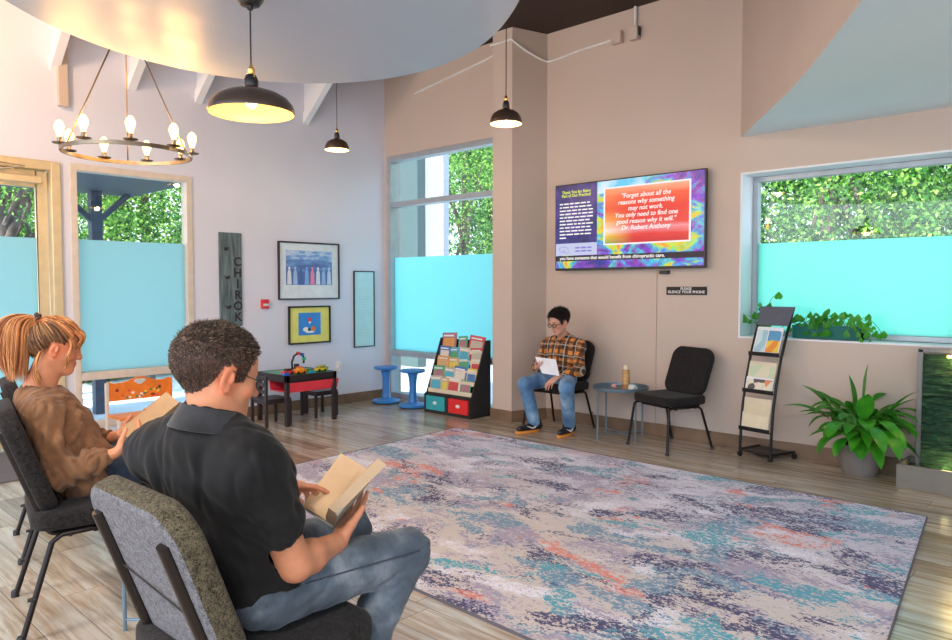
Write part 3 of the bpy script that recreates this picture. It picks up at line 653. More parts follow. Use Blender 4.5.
pts = [(0, -.05, .02), (0, -.055, .09), (0, -.03, .15), (0, .02, .18), (0, .07, .165), (0, .09, .12), (0, .085, .07)]
ob('arch', MB().tube(pts, .011, 8), M['black'], t, smooth=True)
for k, c in enumerate(((.75, .05, .03), (.03, .15, .6), (.03, .5, .2))): ob('brick_knob', MB().box((-.016, pts[k + 3][1] - .014, pts[k + 3][2] - .02), (.016, pts[k + 3][1] + .014, pts[k + 3][2] + .012)), cm(c), t, bevel=.002)
random.seed(11)
bl = ['single blue toy brick lying by the red truck', 'green toy brick block stacked near the crane foot', 'teal toy brick lying in the middle of the plate', 'grey toy brick lying by the yellow car']
for k, (x, y, c) in enumerate(((-6.12, 3.83, (.03, .15, .7)), (-6.30, 4.17, (.02, .45, .10)), (-6.12, 4.13, (.02, .40, .55)), (-6.30, 4.25, (.2, .25, .25)))):
    toy('toy_brick', bl[k], 'toy', (x, y, TZ), [('block', MB().box((-.02, -.03, 0), (.02, .03, .02)), cm(c)), ('studs', MB().lathe((-.008, -.013, .02), [(.006, 0), (.006, .005), (0, .005)], 10).lathe((.008, .013, .02), [(.006, 0), (.006, .005), (0, .005)], 10), cm(c))])
# ---------------------------------------------------------------- wobble stools
def stool(label, loc):
    t = thing('wobble_stool', label, 'stool', loc, 0, 'blue wobble stools by the corner window')
    ob('base', MB().lathe((0, 0, 0), [(0, 0), (.13, .002), (.162, .016), (.165, .03), (.155, .042), (.11, .05), (.055, .062), (0.05, .07)], 36), M['blue_plastic'], t, smooth=True)
    ob('column', MB().lathe((0, 0, 0), [(.066, .05), (.052, .08), (.044, .14), (.040, .22), (.044, .30), (.056, .37), (.066, .40)], 28), M['blue_plastic'], t, smooth=True)
    ob('seat', MB().lathe((0, 0, 0), [(.06, .385), (.125, .398), (.142, .408), (.144, .420), (.136, .430), (.07, .424), (0, .420)], 36), M['blue_plastic'], t, smooth=True)
stool('blue wobble stool nearest the room corner', (-6.52, 5.42, 0)); stool('blue wobble stool beside the book display', (-6.05, 5.42, 0))
# ---------------------------------------------------------------- kids book display
def book_display():
    t = thing('book_display', 'black sided sling book display with cream tiers beside column', 'book display', (-5.40, 5.31, 0)); W = .345
    prof = [(0, 0), (.32, 0), (.32, .80), (.25, .80), (.03, .22), (0, .20)]
    Mx = Matrix(((0, 0, 1, 0), (1, 0, 0, 0), (0, 1, 0, 0), (0, 0, 0, 1)))
    for sx in (-1, 1): ob('side_panel', MB().prism(prof, min(sx * W, sx * (W - .018)), max(sx * W, sx * (W - .018)), Mx), M['black_matte'], t, bevel=.003)
    ob('plinth', MB().box((-W + .018, .01, .0), (W - .018, .31, .03)).box((-W + .018, .0, .195), (W - .018, .31, .213)).box((-.022, .005, .03), (.022, .3, .195)), M['black_matte'], t, bevel=.002)
    ob('back_panel', MB().box((-W + .018, .305, .03), (W - .018, .315, .79)), M['black_matte'], t)
    tiers = []
    for i in range(5):
        y = .055 + i * .047; z = .225 + i * .105
        b = MB(); b.box((-W + .018, y - .012, z), (W - .018, y - .006, z + .040)); b.box((-W + .018, y - .012, z - .004), (W - .018, y + .035, z)); ob('sling_tier', b, M['cream'], t); tiers.append((y, z))
    for sx, m, nm in ((-1, 'teal', 'teal fabric drawer'), (1, 'red_bin', 'red fabric drawer')):
        a, c = (-W + .03, -.03) if sx < 0 else (.03, W - .03)
        dr = ob('drawer', MB().box((a, -.004, .035), (c, .28, .188)), M[m], t, bevel=.006); dr['label'] = nm
        ob('drawer_handle', MB().ball(((a + c) / 2, -.006, .115), (.03, .004, .018), 14, 8), M['white'], dr)
    return tiers
tiers = book_display(); random.seed(21)
cols = [((.42, .20, .24), 'maroon'), ((.55, .50, .40), 'cream'), ((.08, .20, .50), 'navy'), ((.75, .35, .10), 'orange'), ((.10, .45, .60), 'sky blue'), ((.75, .70, .60), 'ivory'), ((.65, .42, .22), 'tan'), ((.12, .40, .20), 'green'), ((.60, .08, .08), 'red'), ((.75, .62, .12), 'yellow')]
def book(name, label, w, h, th, c, c2, M4, group, cat='book'):
    t = thing(name, label, cat, (0, 0, 0), 0, group); t.matrix_world = M4
    ob('cover', MB().box((-w / 2, 0, 0), (w / 2, th, h)), c, t, bevel=.001)
    ob('cover_picture', MB().box((-w / 2 + w * .12, -.0012, h * .15), (w / 2 - w * .12, 0, h * .72)), c2, t)
    ob('title_band', MB().box((-w / 2 + w * .1, -.0014, h * .80), (w / 2 - w * .2, 0, h * .88)), M['paper'] if c is not M['paper'] else M['navy_paint'], t)
    return t
bm_ = {}
def bmat(i):
    i %= len(cols)
    if i not in bm_: bm_[i] = mat('book_cover_' + cols[i][1].replace(' ', '_'), cols[i][0], .4)
    return bm_[i]
lay = [[(0, .17, .12, 1), (.22, .15, .11, 6), (.45, .20, .12, 5), (.75, .14, .10, 7)], [(.05, .16, .12, 7), (.30, .15, .11, 1), (.55, .17, .13, 2), (.82, .13, .12, 9)], [(.08, .17, .12, 3), (.33, .15, .11, 6), (.58, .15, .12, 4), (.84, .12, .11, 5)], [(.03, .15, .12, 2), (.26, .16, .11, 4), (.50, .14, .12, 1), (.80, .16, .12, 8)], [(.05, .20, .16, 0), (.42, .12, .13, 7), (.72, .20, .14, 8)]]
tn = ['lowest', 'second', 'middle', 'fourth', 'top']; pn = ['at its left end', 'left of its middle', 'right of its middle', 'at its right end']
for i, row in enumerate(lay):
    y, z = tiers[i]
    for j, (u, w, h, c) in enumerate(row):
        x = -5.40 - .32 + .05 + u * .62; x = min(x, -5.40 + .325 - w / 2 - .005); x = max(x, -5.40 - .325 + w / 2 + .005)
        Mt = Matrix.Translation((x, 5.31 + y + .004 + j * .004, z + .002)) @ Matrix.Rotation(math.radians(random.uniform(-5, 5)), 4, 'Y') @ Matrix.Rotation(math.radians(-10), 4, 'X')
        pos = pn[j] if len(row) == 4 else ['at its left end', 'in its middle', 'at its right end'][j]
        book('picture_book', '%s picture book on the %s tier of the book display, %s' % (cols[c][1], tn[i], pos), w * 1.12, h + .055, .006, bmat(c), bmat(c + 3), Mt, 'picture books in the tiers of the book display')
# ---------------------------------------------------------------- far seating: table and chairs along the right wall
C1 = make_chair('empty charcoal banquet chair by the right wall, near the brochure stand', 'charcoal banquet chairs', (-2.945, 5.545, 0), math.radians(161), M['seat_fabric'], M['seat_fabric'], M['seat_fabric'], .945)
C2 = copy_tree(C1, 'charcoal banquet chair under the man in plaid shirt beside the column', (-4.12, 5.56, 0), math.radians(180))
C3 = make_chair('grey tweed banquet chair under the man in the black shirt', 'charcoal banquet chairs', (-1.705, .965, 0), math.radians(1), M['olive_tweed'], M['grey_tweed'], M['olive_tweed'], 1.0)
C4 = copy_tree(C1, 'dark banquet chair under the woman in the camel sweater', (-3.28, 1.095, 0), math.radians(-12), scale=1.0)
C5 = copy_tree(C1, 'empty dark banquet chair beyond the woman, at the row end', (-4.18, 1.33, 0), math.radians(-12), scale=1.0)
T1 = make_tray_table('round grey metal side table holding a candle, by the right wall', 'round metal side tables', (-3.455, 5.60, 0), .35, R=.245, H=.44)
T2 = copy_tree(T1, 'round grey metal side table between the two reading seats', (-2.74, 1.25, 0), 0)
t = thing('pillar_candle', 'tall amber pillar with pale top on the far side table', 'candle', (-3.40, 5.60, .441)); n = NT('amber_wax'); n.bsdf(n.ramp(n.noise(n.coord((1, 1, 6)), 6, 3), [(.35, (.30, .13, .03)), (.65, (.72, .42, .14))]), .4)
ob('body', MB().lathe((0, 0, 0), [(.034, 0), (.035, .02), (.031, .17), (.026, .18)], 24), n.m, t, smooth=True); ob('cap', MB().lathe((0, 0, .18), [(.026, 0), (.025, .03), (.015, .042), (0, .044)], 20), M['cream'], t, smooth=True)
t = thing('mug', 'small white mug right of the candle on the far side table', 'mug', (-3.315, 5.56, .441)); ob('cup', MB().lathe((0, 0, 0), [(.03, 0), (.034, .05), (.031, .05), (.028, .006), (0, .006)], 24), M['white'], t, smooth=True); ob('handle', MB().tube([(.032, 0, .042), (.05, 0, .038), (.052, 0, .02), (.032, 0, .012)], .004, 8), M['white'], t, smooth=True)
t = thing('trinket', 'small pink ornament left of the candle on the far side table', 'ornament', (-3.50, 5.56, .441)); ob('body', MB().ball((0, 0, .022), (.028, .02, .022)).ball((.02, 0, .04), .012), mat('pink_ceramic', (.60, .32, .32), .4), t, smooth=True)
t = thing('coaster', 'dark round coaster in front of the candle', 'coaster', (-3.43, 5.49, .441)); ob('disc', MB().lathe((0, 0, 0), [(.05, 0), (.05, .012), (0, .012)], 24), M['black'], t)
# ---------------------------------------------------------------- magazine stand
def magazine_stand():
    t = thing('brochure_stand', 'curved black metal brochure stand on wheels under the window', 'brochure stand', (-2.235, 5.61, 0), math.radians(-12)); W = .135
    path = [(.0, .055), (.02, .23), (.06, .42), (.13, .60), (.24, .80), (.39, 1.0), (.56, 1.19)]
    path = [(y * .50, z) for y, z in path]
    for sx in (-1, 1): ob('side_rail', MB().tube([(sx * W, y, z) for y, z in path], .011, 8), M['black_metal'], t, smooth=True)
    def at(z):
        for (a, b_) in zip(path, path[1:]):
            if a[1] <= z <= b_[1]: k = (z - a[1]) / (b_[1] - a[1]); return a[0] + (b_[0] - a[0]) * k
    y0, y1 = at(1.05), at(1.19)
    ob('header_panel', MB().add([(-W, y0 - .012, 1.05), (W, y0 - .012, 1.05), (W + .015, y1 - .012, 1.20), (-W - .015, y1 - .012, 1.20), (-W, y0 + .0, 1.05), (W, y0 + .0, 1.05), (W + .015, y1 + .0, 1.20), (-W - .015, y1 + .0, 1.20)], [(0, 1, 2, 3), (7, 6, 5, 4), (0, 4, 5, 1), (3, 2, 6, 7), (0, 3, 7, 4), (1, 5, 6, 2)]), mat('slate_panel', (.10, .11, .15), .5), t)
    ob('base_frame', MB().cyl((-W, 0, .055), (W, 0, .055), .011, 8).cyl((-W, 0, .055), (-W + .01, .26, .055), .011, 8).cyl((W, 0, .055), (W + .04, .26, .055), .011, 8).box((-W, .02, .05), (W + .02, .25, .056)), M['black_metal'], t, smooth=False)
    for (x, y) in ((-W, 0), (W, 0), (-W + .01, .26), (W + .04, .26)): ob('caster', MB().cyl((x - .010, y, .022), (x + .010, y, .022), .022, 16).cyl((x, y, .03), (x, y, .055), .008), M['black'], t)
    sh = []
    for z in (.22, .52, .81):
        y = at(z); b = MB(); b.box((-W, y - .032, z), (W, y + .012, z + .006)); b.box((-W, y - .034, z), (W, y - .030, z + .032))
        ob('shelf', b, M['black_metal'], t); sh.append((y, z))
    return sh
sh = magazine_stand()
def flat(name, label, cat, group, w, h, m, m2, loc, tilt, rz=0, blobs=0):
    t = thing(name, label, cat, (0, 0, 0), 0, group); t.matrix_world = Matrix.Translation((-2.235, 5.61, 0)) @ Matrix.Rotation(math.radians(-12), 4, 'Z') @ Matrix.Translation(loc) @ Matrix.Rotation(rz, 4, 'Z') @ Matrix.Rotation(tilt, 4, 'X')
    ob('pages', MB().box((-w / 2, 0, 0), (w / 2, .005, h)), m, t)
    ob('cover_print', MB().box((-w / 2 + .008, -.001, h * .12), (w / 2 - .008, 0, h * .88)), m2, t)
def blotch(name, stops, sc=14):
    n = NT(name); v = n.n('ShaderNodeTexVoronoi'); v.inputs['Scale'].default_value = sc; n.l(n.coord(), v.inputs['Vector']); sp = n.n('ShaderNodeSeparateColor'); n.l(v.outputs['Color'], sp.inputs[0]); n.bsdf(n.ramp(sp.outputs[0], stops, 'CONSTANT'), .3); return n.m
gm = 'brochures and magazines on the brochure stand'
y, z = sh[2]; bx = 0; by = 0
flat('magazine', 'bright orange and blue magazine on the top shelf of the stand', 'magazine', gm, .125, .235, M['paper'], blotch('bright_cover', [(0, (.85, .30, .05)), (.3, (.10, .35, .60)), (.5, (.90, .60, .08)), (.7, (.70, .15, .05)), (.85, (.85, .80, .60))]), (bx + .055, by + y - .026, z + .007), math.radians(-20))
flat('magazine', 'pale blue magazine behind the orange one on the top shelf', 'magazine', gm, .12, .235, M['paper'], blotch('blue_cover', [(0, (.35, .60, .70)), (.4, (.60, .75, .80)), (.7, (.15, .35, .45)), (.85, (.75, .75, .65))]), (bx - .055, by + y - .016, z + .007), math.radians(-20))
y, z = sh[1]
flat('magazine', 'cream leaflet with photo strip on the middle shelf of the stand', 'magazine', gm, .235, .12, M['paper'], blotch('photo_strip', [(0, (.8, .75, .6)), (.3, (.10, .08, .08)), (.5, (.75, .70, .55)), (.7, (.70, .25, .10)), (.85, (.8, .8, .75))], 22), (bx, by + y - .026, z + .007), math.radians(-14))
flat('magazine', 'large cream and green magazine at the back of the middle shelf', 'magazine', gm, .235, .245, M['cream'], blotch('green_cream', [(0, (.70, .68, .50)), (.5, (.55, .65, .45)), (.8, (.78, .74, .62))], 8), (bx, by + y - .016, z + .007), math.radians(-14))
y, z = sh[0]
flat('magazine', 'plain cream brochure on the lowest shelf of the stand', 'magazine', gm, .235, .14, M['cream'], mat('cream_print', (.78, .70, .50), .5), (bx, by + y - .026, z + .007), math.radians(-8))
flat('magazine', 'tall tan brochure behind the cream one on the lowest shelf', 'magazine', gm, .235, .255, M['cream'], mat('tan_print', (.70, .62, .42), .5), (bx, by + y - .016, z + .007), math.radians(-8))
# ---------------------------------------------------------------- plants
YLIM = .17
def leafblade(b, base, d0, up, L, w, droop, n=6, fold=.25, shape=1.0):
    """arching leaf starting at base in direction d0, drooping by gravity"""
    p = V(*base); d = V(*d0).normalized(); vs = []
    for i in range(n + 1):
        u = i / n; wd = w * (math.sin(PI * min(1, (u * .92 + .06)) ** shape)) if i < n else 0.0004
        r = d.cross(V(0, 0, 1)); r = r.normalized() if r.length > 1e-3 else V(1, 0, 0); nn = r.cross(d).normalized()
        vs += [p - r * wd + nn * fold * wd, p, p + r * wd + nn * fold * wd]
        p = p + d * L / n; p.y = min(p.y, YLIM); d = (d + V(0, 0, -droop / n)).normalized()
    b.add(vs, [f for i in range(n) for f in ((i * 3, i * 3 + 1, i * 3 + 4, i * 3 + 3), (i * 3 + 1, i * 3 + 2, i * 3 + 5, i * 3 + 4))])
def peace_lily():
    random.seed(5)
    t = thing('peace_lily', 'big leafy peace lily growing in the grey floor pot', 'plant', (-1.50, 5.68, .215))
    st = MB(); lf = []
    for k in range(78):
        a = random.uniform(0, 2 * PI); el = random.uniform(.25, 1.25); r0 = random.uniform(0, .05); Ls = random.uniform(.08, .31)
        if math.sin(a) > .3 : el = max(el, .8)
        d = V(math.cos(a) * math.cos(el), math.sin(a) * math.cos(el), math.sin(el)); p0 = V(r0 * math.cos(a), r0 * math.sin(a), -.02); 
        p2 = p0 + d * Ls + V(0, 0, .04); p1 = p0 + V(0, 0, Ls * .7) + d * Ls * .2; pts = arc(p0, p1, p2, 6); st.tube(pts, [.0045] * 6 + [.003], 6)
        dd = (pts[-1] - pts[-2]).normalized(); b = MB(); leafblade(b, pts[-1], dd + V(random.uniform(-.2, .2), random.uniform(-.2, .2), -.1), 0, random.uniform(.15, .26), random.uniform(.034, .060), random.uniform(.5, 1.9), 7); lf.append(b)
    ob('stems', st, M['stem'], t, smooth=True)
    tall = [((-.28, 0, .45), .30, .055), ((-.5, -.1, .35), .34, .05), ((-.45, .0, .7), .32, .055), ((.4, .0, .8), .3, .05), ((.05, .02, 1.6), .34, .055), ((.32, 0, .5), .3, .05), ((-.3, -.1, .2), .3, .05), ((.3, -.1, .15), .28, .05), ((-.1, 0, 1), .3, .06), ((.1,-.2,.6),.26,.06)]
    for (d, L, w) in tall:
        p1 = V(d[0] * .4, d[1] * .4, .14 + d[2] * .07); b = MB(); leafblade(b, p1, V(*d), 0, L, w, .9, 8); lf.append(b)
    for b in lf: ob('leaf', b, M['leaf'], t, smooth=True, fix=False)
    p = thing('plant_pot', 'rounded grey pot on the floor by the water fountain', 'plant pot', (-1.50, 5.68, 0), 0, None, 1.1)
    ob('pot', MB().lathe((0, 0, 0), [(0, 0), (.095, 0), (.108, .02), (.130, .12), (.137, .205), (.127, .205), (.122, .17), (0, .17)], 40), mat('warm_grey_ceramic', (.20, .18, .17), .35), p, smooth=True)
    ob('soil', MB().lathe((0, 0, 0), [(.121, .165), (.121, .182), (0, .188)], 24), M['soil'], p)
peace_lily()
def roundleaf(b, c, nrm, r, m4=None):
    n = V(*nrm).normalized(); u = n.cross(V(0, 0, 1)); u = u.normalized() if u.length > .01 else V(1, 0, 0); v = n.cross(u); c = V(*c)
    sh_ = [(0, -.55), (.35, -.8), (.8, -.55), (.95, -.05), (.75, .5), (.35, .95), (0, 1.35), (-.35, .95), (-.75, .5), (-.95, -.05), (-.8, -.55), (-.35, -.8)]
    vs = [c - n * r * .12] + [c + (u * x + v * -y) * r + n * .12 * r * abs(x) for x, y in sh_]
    b.add(vs, [(0, i + 1, (i + 1) % 12 + 1) for i in range(12)])
def pothos():
    random.seed(9); Y0, Z0 = 5.985, .950
    p = thing('window_planter', 'long dark green trough planter on the window sill', 'planter', (-1.83, Y0, Z0))
    prof = [(-.05, 0), (.05, 0), (.066, .105), (.056, .105), (.045, .015), (-.045, .015), (-.056, .105), (-.066, .105)]
    ob('trough', MB().prism(prof, -.25, .25, Matrix(((0, 0, 1, 0), (1, 0, 0, 0), (0, 1, 0, 0), (0, 0, 0, 1)))), mat('teal_green_plastic', (.01, .14, .12), .4), p, bevel=.004)
    ob('soil', MB().box((-.24, -.05, .06), (.24, .05, .088)), M['soil'], p)
    t = thing('pothos_plant', 'trailing pothos with round leaves in the sill trough', 'plant', (-1.83, Y0, Z0 + .085)); st = MB(); L = []
    for k in range(40):
        x = random.uniform(-.26, .24); a = random.uniform(PI * .9, PI * 2.1); ln = random.uniform(.06, .17); up = random.uniform(.05, .13)
        q = V(x + math.cos(a) * ln * 1.2, -abs(math.sin(a)) * ln, random.uniform(-.05, .06)); q.y = min(q.y, .05)
        pts = arc((x, 0, 0), (x + math.cos(a) * ln * .3, -.02, up * 1.6), q, 7); st.tube(pts, .0025, 5)
        for j in (4, 7): L.append((pts[j], V(random.uniform(-.6, .6), -1, random.uniform(.1, 1.2)), random.uniform(.020, .034)))
    for k in range(9):
        x = .10 + random.uniform(0, .16); q = (x + random.uniform(.06, .2), -.08 - random.uniform(0, .06), random.uniform(-.14, -.02)); pts = arc((x, 0, 0), (x + .06, -.05, .10), q, 7); st.tube(pts, .002, 5)
        for j in (3, 5, 6, 7): L.append((pts[j], V(random.uniform(-.7, .7), -1, random.uniform(-.2, .8)), random.uniform(.012, .022)))
    ob('stems', st, M['stem'], t, smooth=True)
    for c, n_, r in L: b = MB(); roundleaf(b, c, n_, r); ob('leaf', b, M['leaf'], t, smooth=True, fix=False)
    # second plant behind the brochure stand
    p = thing('flower_pot', 'small dark pot on the sill behind the brochure stand', 'plant pot', (-2.33, 6.00, .948)); ob('pot', MB().lathe((0, 0, 0), [(0, 0), (.04, 0), (.055, .09), (.048, .09), (.045, .07), (0, .07)], 24), mat('dark_teal_pot', (.02, .10, .10), .4), p, smooth=True)
    t = thing('flowering_houseplant', 'small leafy houseplant with a red bloom behind the brochure stand', 'plant', (-2.33, 6.00, 1.02)); st = MB(); L = []
    for k in range(22):
        a = random.uniform(0, 2 * PI); ln = random.uniform(.03, .13); q = V(math.cos(a) * ln, max(min(math.sin(a) * ln, .1), -.13), random.uniform(.02, .19)); pts = arc((0, 0, 0), (q.x * .3, q.y * .3, q.z * .9), q, 5); st.tube(pts, .0025, 5)
        L.append((q, V(random.uniform(-.7, .7), -1, random.uniform(0, 1)), random.uniform(.018, .034)))
    for q in ((-.18, -.05, .10), (-.20, -.06, .07), (.13, -.05, .26), (-.15, -.05, .06)):
        pts = arc((0, 0, 0), (q[0] * .4, q[1], q[2] * 1.2), q, 6); st.tube(pts, .0025, 5); L.append((pts[-1], V(.2, -1, .5), .034))
    ob('stems', st, M['stem'], t, smooth=True)
    for c, n_, r in L: b = MB(); roundleaf(b, c, n_, r); ob('leaf', b, M['leaf'], t, smooth=True, fix=False)
    ob('bloom', MB().ball((.07, -.07, .15), .014, 10, 8).ball((.085, -.07, .145), .010, 10, 8), mat('red_bloom', (.7, .05, .08), .5), t, smooth=True)
pothos()
# ---------------------------------------------------------------- slate water fountain
def fountain():
    t = thing('water_fountain', 'tall slate wall fountain standing in a grey stone basin', 'fountain', (-.95, 5.68, 0)); 
    n = NT('wet_green_slate'); co = n.coord((1, 1, 6)); g = n.noise(co, 9, 6, .7, 1.2); n.bsdf(n.ramp(g, [(.3, (.004, .016, .010)), (.5, (.015, .055, .030)), (.7, (.05, .16, .075)), (.85, (.30, .42, .20))]), n.ramp(g, [(.4, .08), (.7, .3)]), normal=n.bump(g, .9, .03), spec=.35)
    def slab():
        b = MB(); nx, nz = 26, 90; vs = []
        for i in range(nz + 1):
            for j in range(nx + 1):
                x = -.165 + .39 * j / nx; z = .10 + .80 * i / nz
                if z > .84 and j < 4: x += (z - .84) * (4 - j) * .12
                y = -.02 + .018 * noise.noise(V(x * 5, 0, z * 42)) + .012 * noise.noise(V(x * 18, 3, z * 90)); vs.append((x, y, z))
        b.add(vs, [(i * (nx + 1) + j, i * (nx + 1) + j + 1, (i + 1) * (nx + 1) + j + 1, (i + 1) * (nx + 1) + j) for i in range(nz) for j in range(nx)])
        b.box((-.165, .02, .10), (.225, .05, .90)); return b
    ob('slate_panel', slab(), n.m, t, smooth=True)
    ob('steel_frame', MB().box((-.205, .03, .05), (-.172, .08, .93)).box((.23, .03, .05), (.26, .08, .93)).box((-.205, .03, .905), (.26, .08, .93)), M['steel'], t, bevel=.004)
    st = mat('basin_stone', (.20, .185, .155), .45, vary=.08); b = MB(); x0, x1, y0, y1, h = -.27, .42, -.19, .13, .155
    b.box((x0, y0, 0), (x1, y0 + .02, h)).box((x0, y1 - .02, 0), (x1, y1, h)).box((x0, y0 + .02, 0), (x0 + .02, y1 - .02, h)).box((x1 - .02, y0 + .02, 0), (x1, y1 - .02, h)).box((x0 + .02, y0 + .02, .001), (x1 - .02, y1 - .02, .02))
    ob('basin', b, st, t, fix=False); w = NT('dark_water'); w.bsdf((.01, .03, .02), .05, normal=w.bump(w.noise(w.coord(), 20, 3), .5, .02), spec=.8)
    ob('water', MB().box((x0 + .02, y0 + .02, .09), (x1 - .02, y1 - .02, .115)), w.m, t)
    ob('top_lamp', MB().box((-.02, -.05, .885), (.14, -.02, .90)), emit('fountain_lamp_glow', (1, .70, .15), 6), t)
    for i in range(14):
        random.seed(40 + i); x = random.uniform(x0 + .06, x1 - .06); y = random.uniform(y0 + .04, -.06); ob('pebble', MB().ball((x, y, .118), (random.uniform(.014, .024), random.uniform(.012, .02), .012), 10, 6), mat('river_pebble', (.50, .40, .14), .4) if i == 0 else bpy.data.materials['river_pebble'], t, smooth=True)
    l = lamp('fountain_light', (-.90, 5.60, .86), 1.0, (1, .75, .25), .03); lamp('fountain_light', (-.95, 5.60, .16), .6, (1, .8, .3), .03)
fountain()
# ---------------------------------------------------------------- orange painted child's bench by the left window
def bench():
    t = thing('painted_child_bench', 'orange painted child bench with scalloped back under left window', 'child bench', (-6.42, 2.555, 0)); w = .27
    Mx = Matrix(((0, 0, 1, 0), (1, 0, 0, 0), (0, 1, 0, 0), (0, 0, 0, 1)))
    top = []
    for k in range(25):
        u = k / 24; y = -w + .012 + u * (2 * w - .024); s = abs(2 * u - 1); z = .535 + .045 * math.exp(-(s / .38) ** 2) + .02 * max(0, s - .82) / .18 ; top.append((y, z))
    bp = ob('back_panel', MB().prism([(-w + .012, .385), (w - .012, .385)] + top[::-1], -.009, .009, Mx), M['orange_wood'], t, bevel=.003)
    for sy in (-1, 1):
        ob('back_post', MB().box((-.015, sy * w - .014, 0), (.015, sy * w + .014, .545)), M['cream_wood'] if sy < 0 else M['orange_wood'], t, bevel=.004)
        ob('leg', MB().box((.24, sy * w - .014, 0), (.27, sy * w + .014, .26)), M['cream_wood'], t, bevel=.003)
    ob('seat', MB().box((-.01, -w, .255), (.28, w, .275)), M['orange_wood'], t, bevel=.004)
    ob('heart', MB().ball((.0095, -.022, .545), (.002, .028, .017), 14, 8).ball((.0095, .022, .545), (.002, .028, .017), 14, 8).ball((.0095, 0, .533), (.002, .03, .02), 14, 8), mat('heart_grey', (.55, .60, .62), .5), bp)
    random.seed(4)
    fcs = [(.75, .70, .6), (.10, .25, .08), (.70, .08, .05), (.85, .55, .05), (.25, .02, .02)]
    for k in range(22):
        y = random.uniform(-.17, .19); z = .42 + random.uniform(-.02, .05); c = fcs[k % 5]
        ob('painted_flower', MB().ball((.0095, y, z), (.0012, .014, .011), 8, 6), mat('flower_paint', c, .5), bp)
    for y in (-.19, .17): ob('painted_flower', MB().ball((.0095, y, .475), (.0012, .016, .014), 8, 6), bpy.data.materials['flower_paint.004'], bp)
bench()
# ------------------------------------------------------------------ smooth-blended bodies (signed distances polygonised with surface nets)
def _rc(P, a, b, ra, rb):
    a = np.array(a, np.float32); b = np.array(b, np.float32); ab = b - a; L2 = max(float(ab @ ab), 1e-9)
    t = np.clip(((P - a) @ ab) / L2, 0, 1); q = P - a - t[:, None] * ab
    return np.sqrt((q * q).sum(1)) - (ra + (rb - ra) * t)
def _el(P, c, r, R=None):
    q = P - np.array(c, np.float32)
    if R is not None: q = q @ np.array(R, np.float32)
    r = np.array(r, np.float32); k0 = np.sqrt(((q / r) ** 2).sum(1)); k1 = np.sqrt(((q / (r * r)) ** 2).sum(1)) + 1e-9
    return k0 * (k0 - 1) / k1
def _fc(P, a, b, ra, rb, flat, n):
    """flattened capsule: thinner by factor flat along direction n"""
    a = np.array(a, np.float32); b = np.array(b, np.float32); n = np.array(n, np.float32); n = n / np.linalg.norm(n); ab = b - a; L2 = max(float(ab @ ab), 1e-9)
    t = np.clip(((P - a) @ ab) / L2, 0, 1); q = P - a - t[:, None] * ab; h = q @ n; q = q + np.outer(h * (1 / flat - 1), n)
    return (np.sqrt((q * q).sum(1)) - (ra + (rb - ra) * t)) * (flat * .5 + .5)
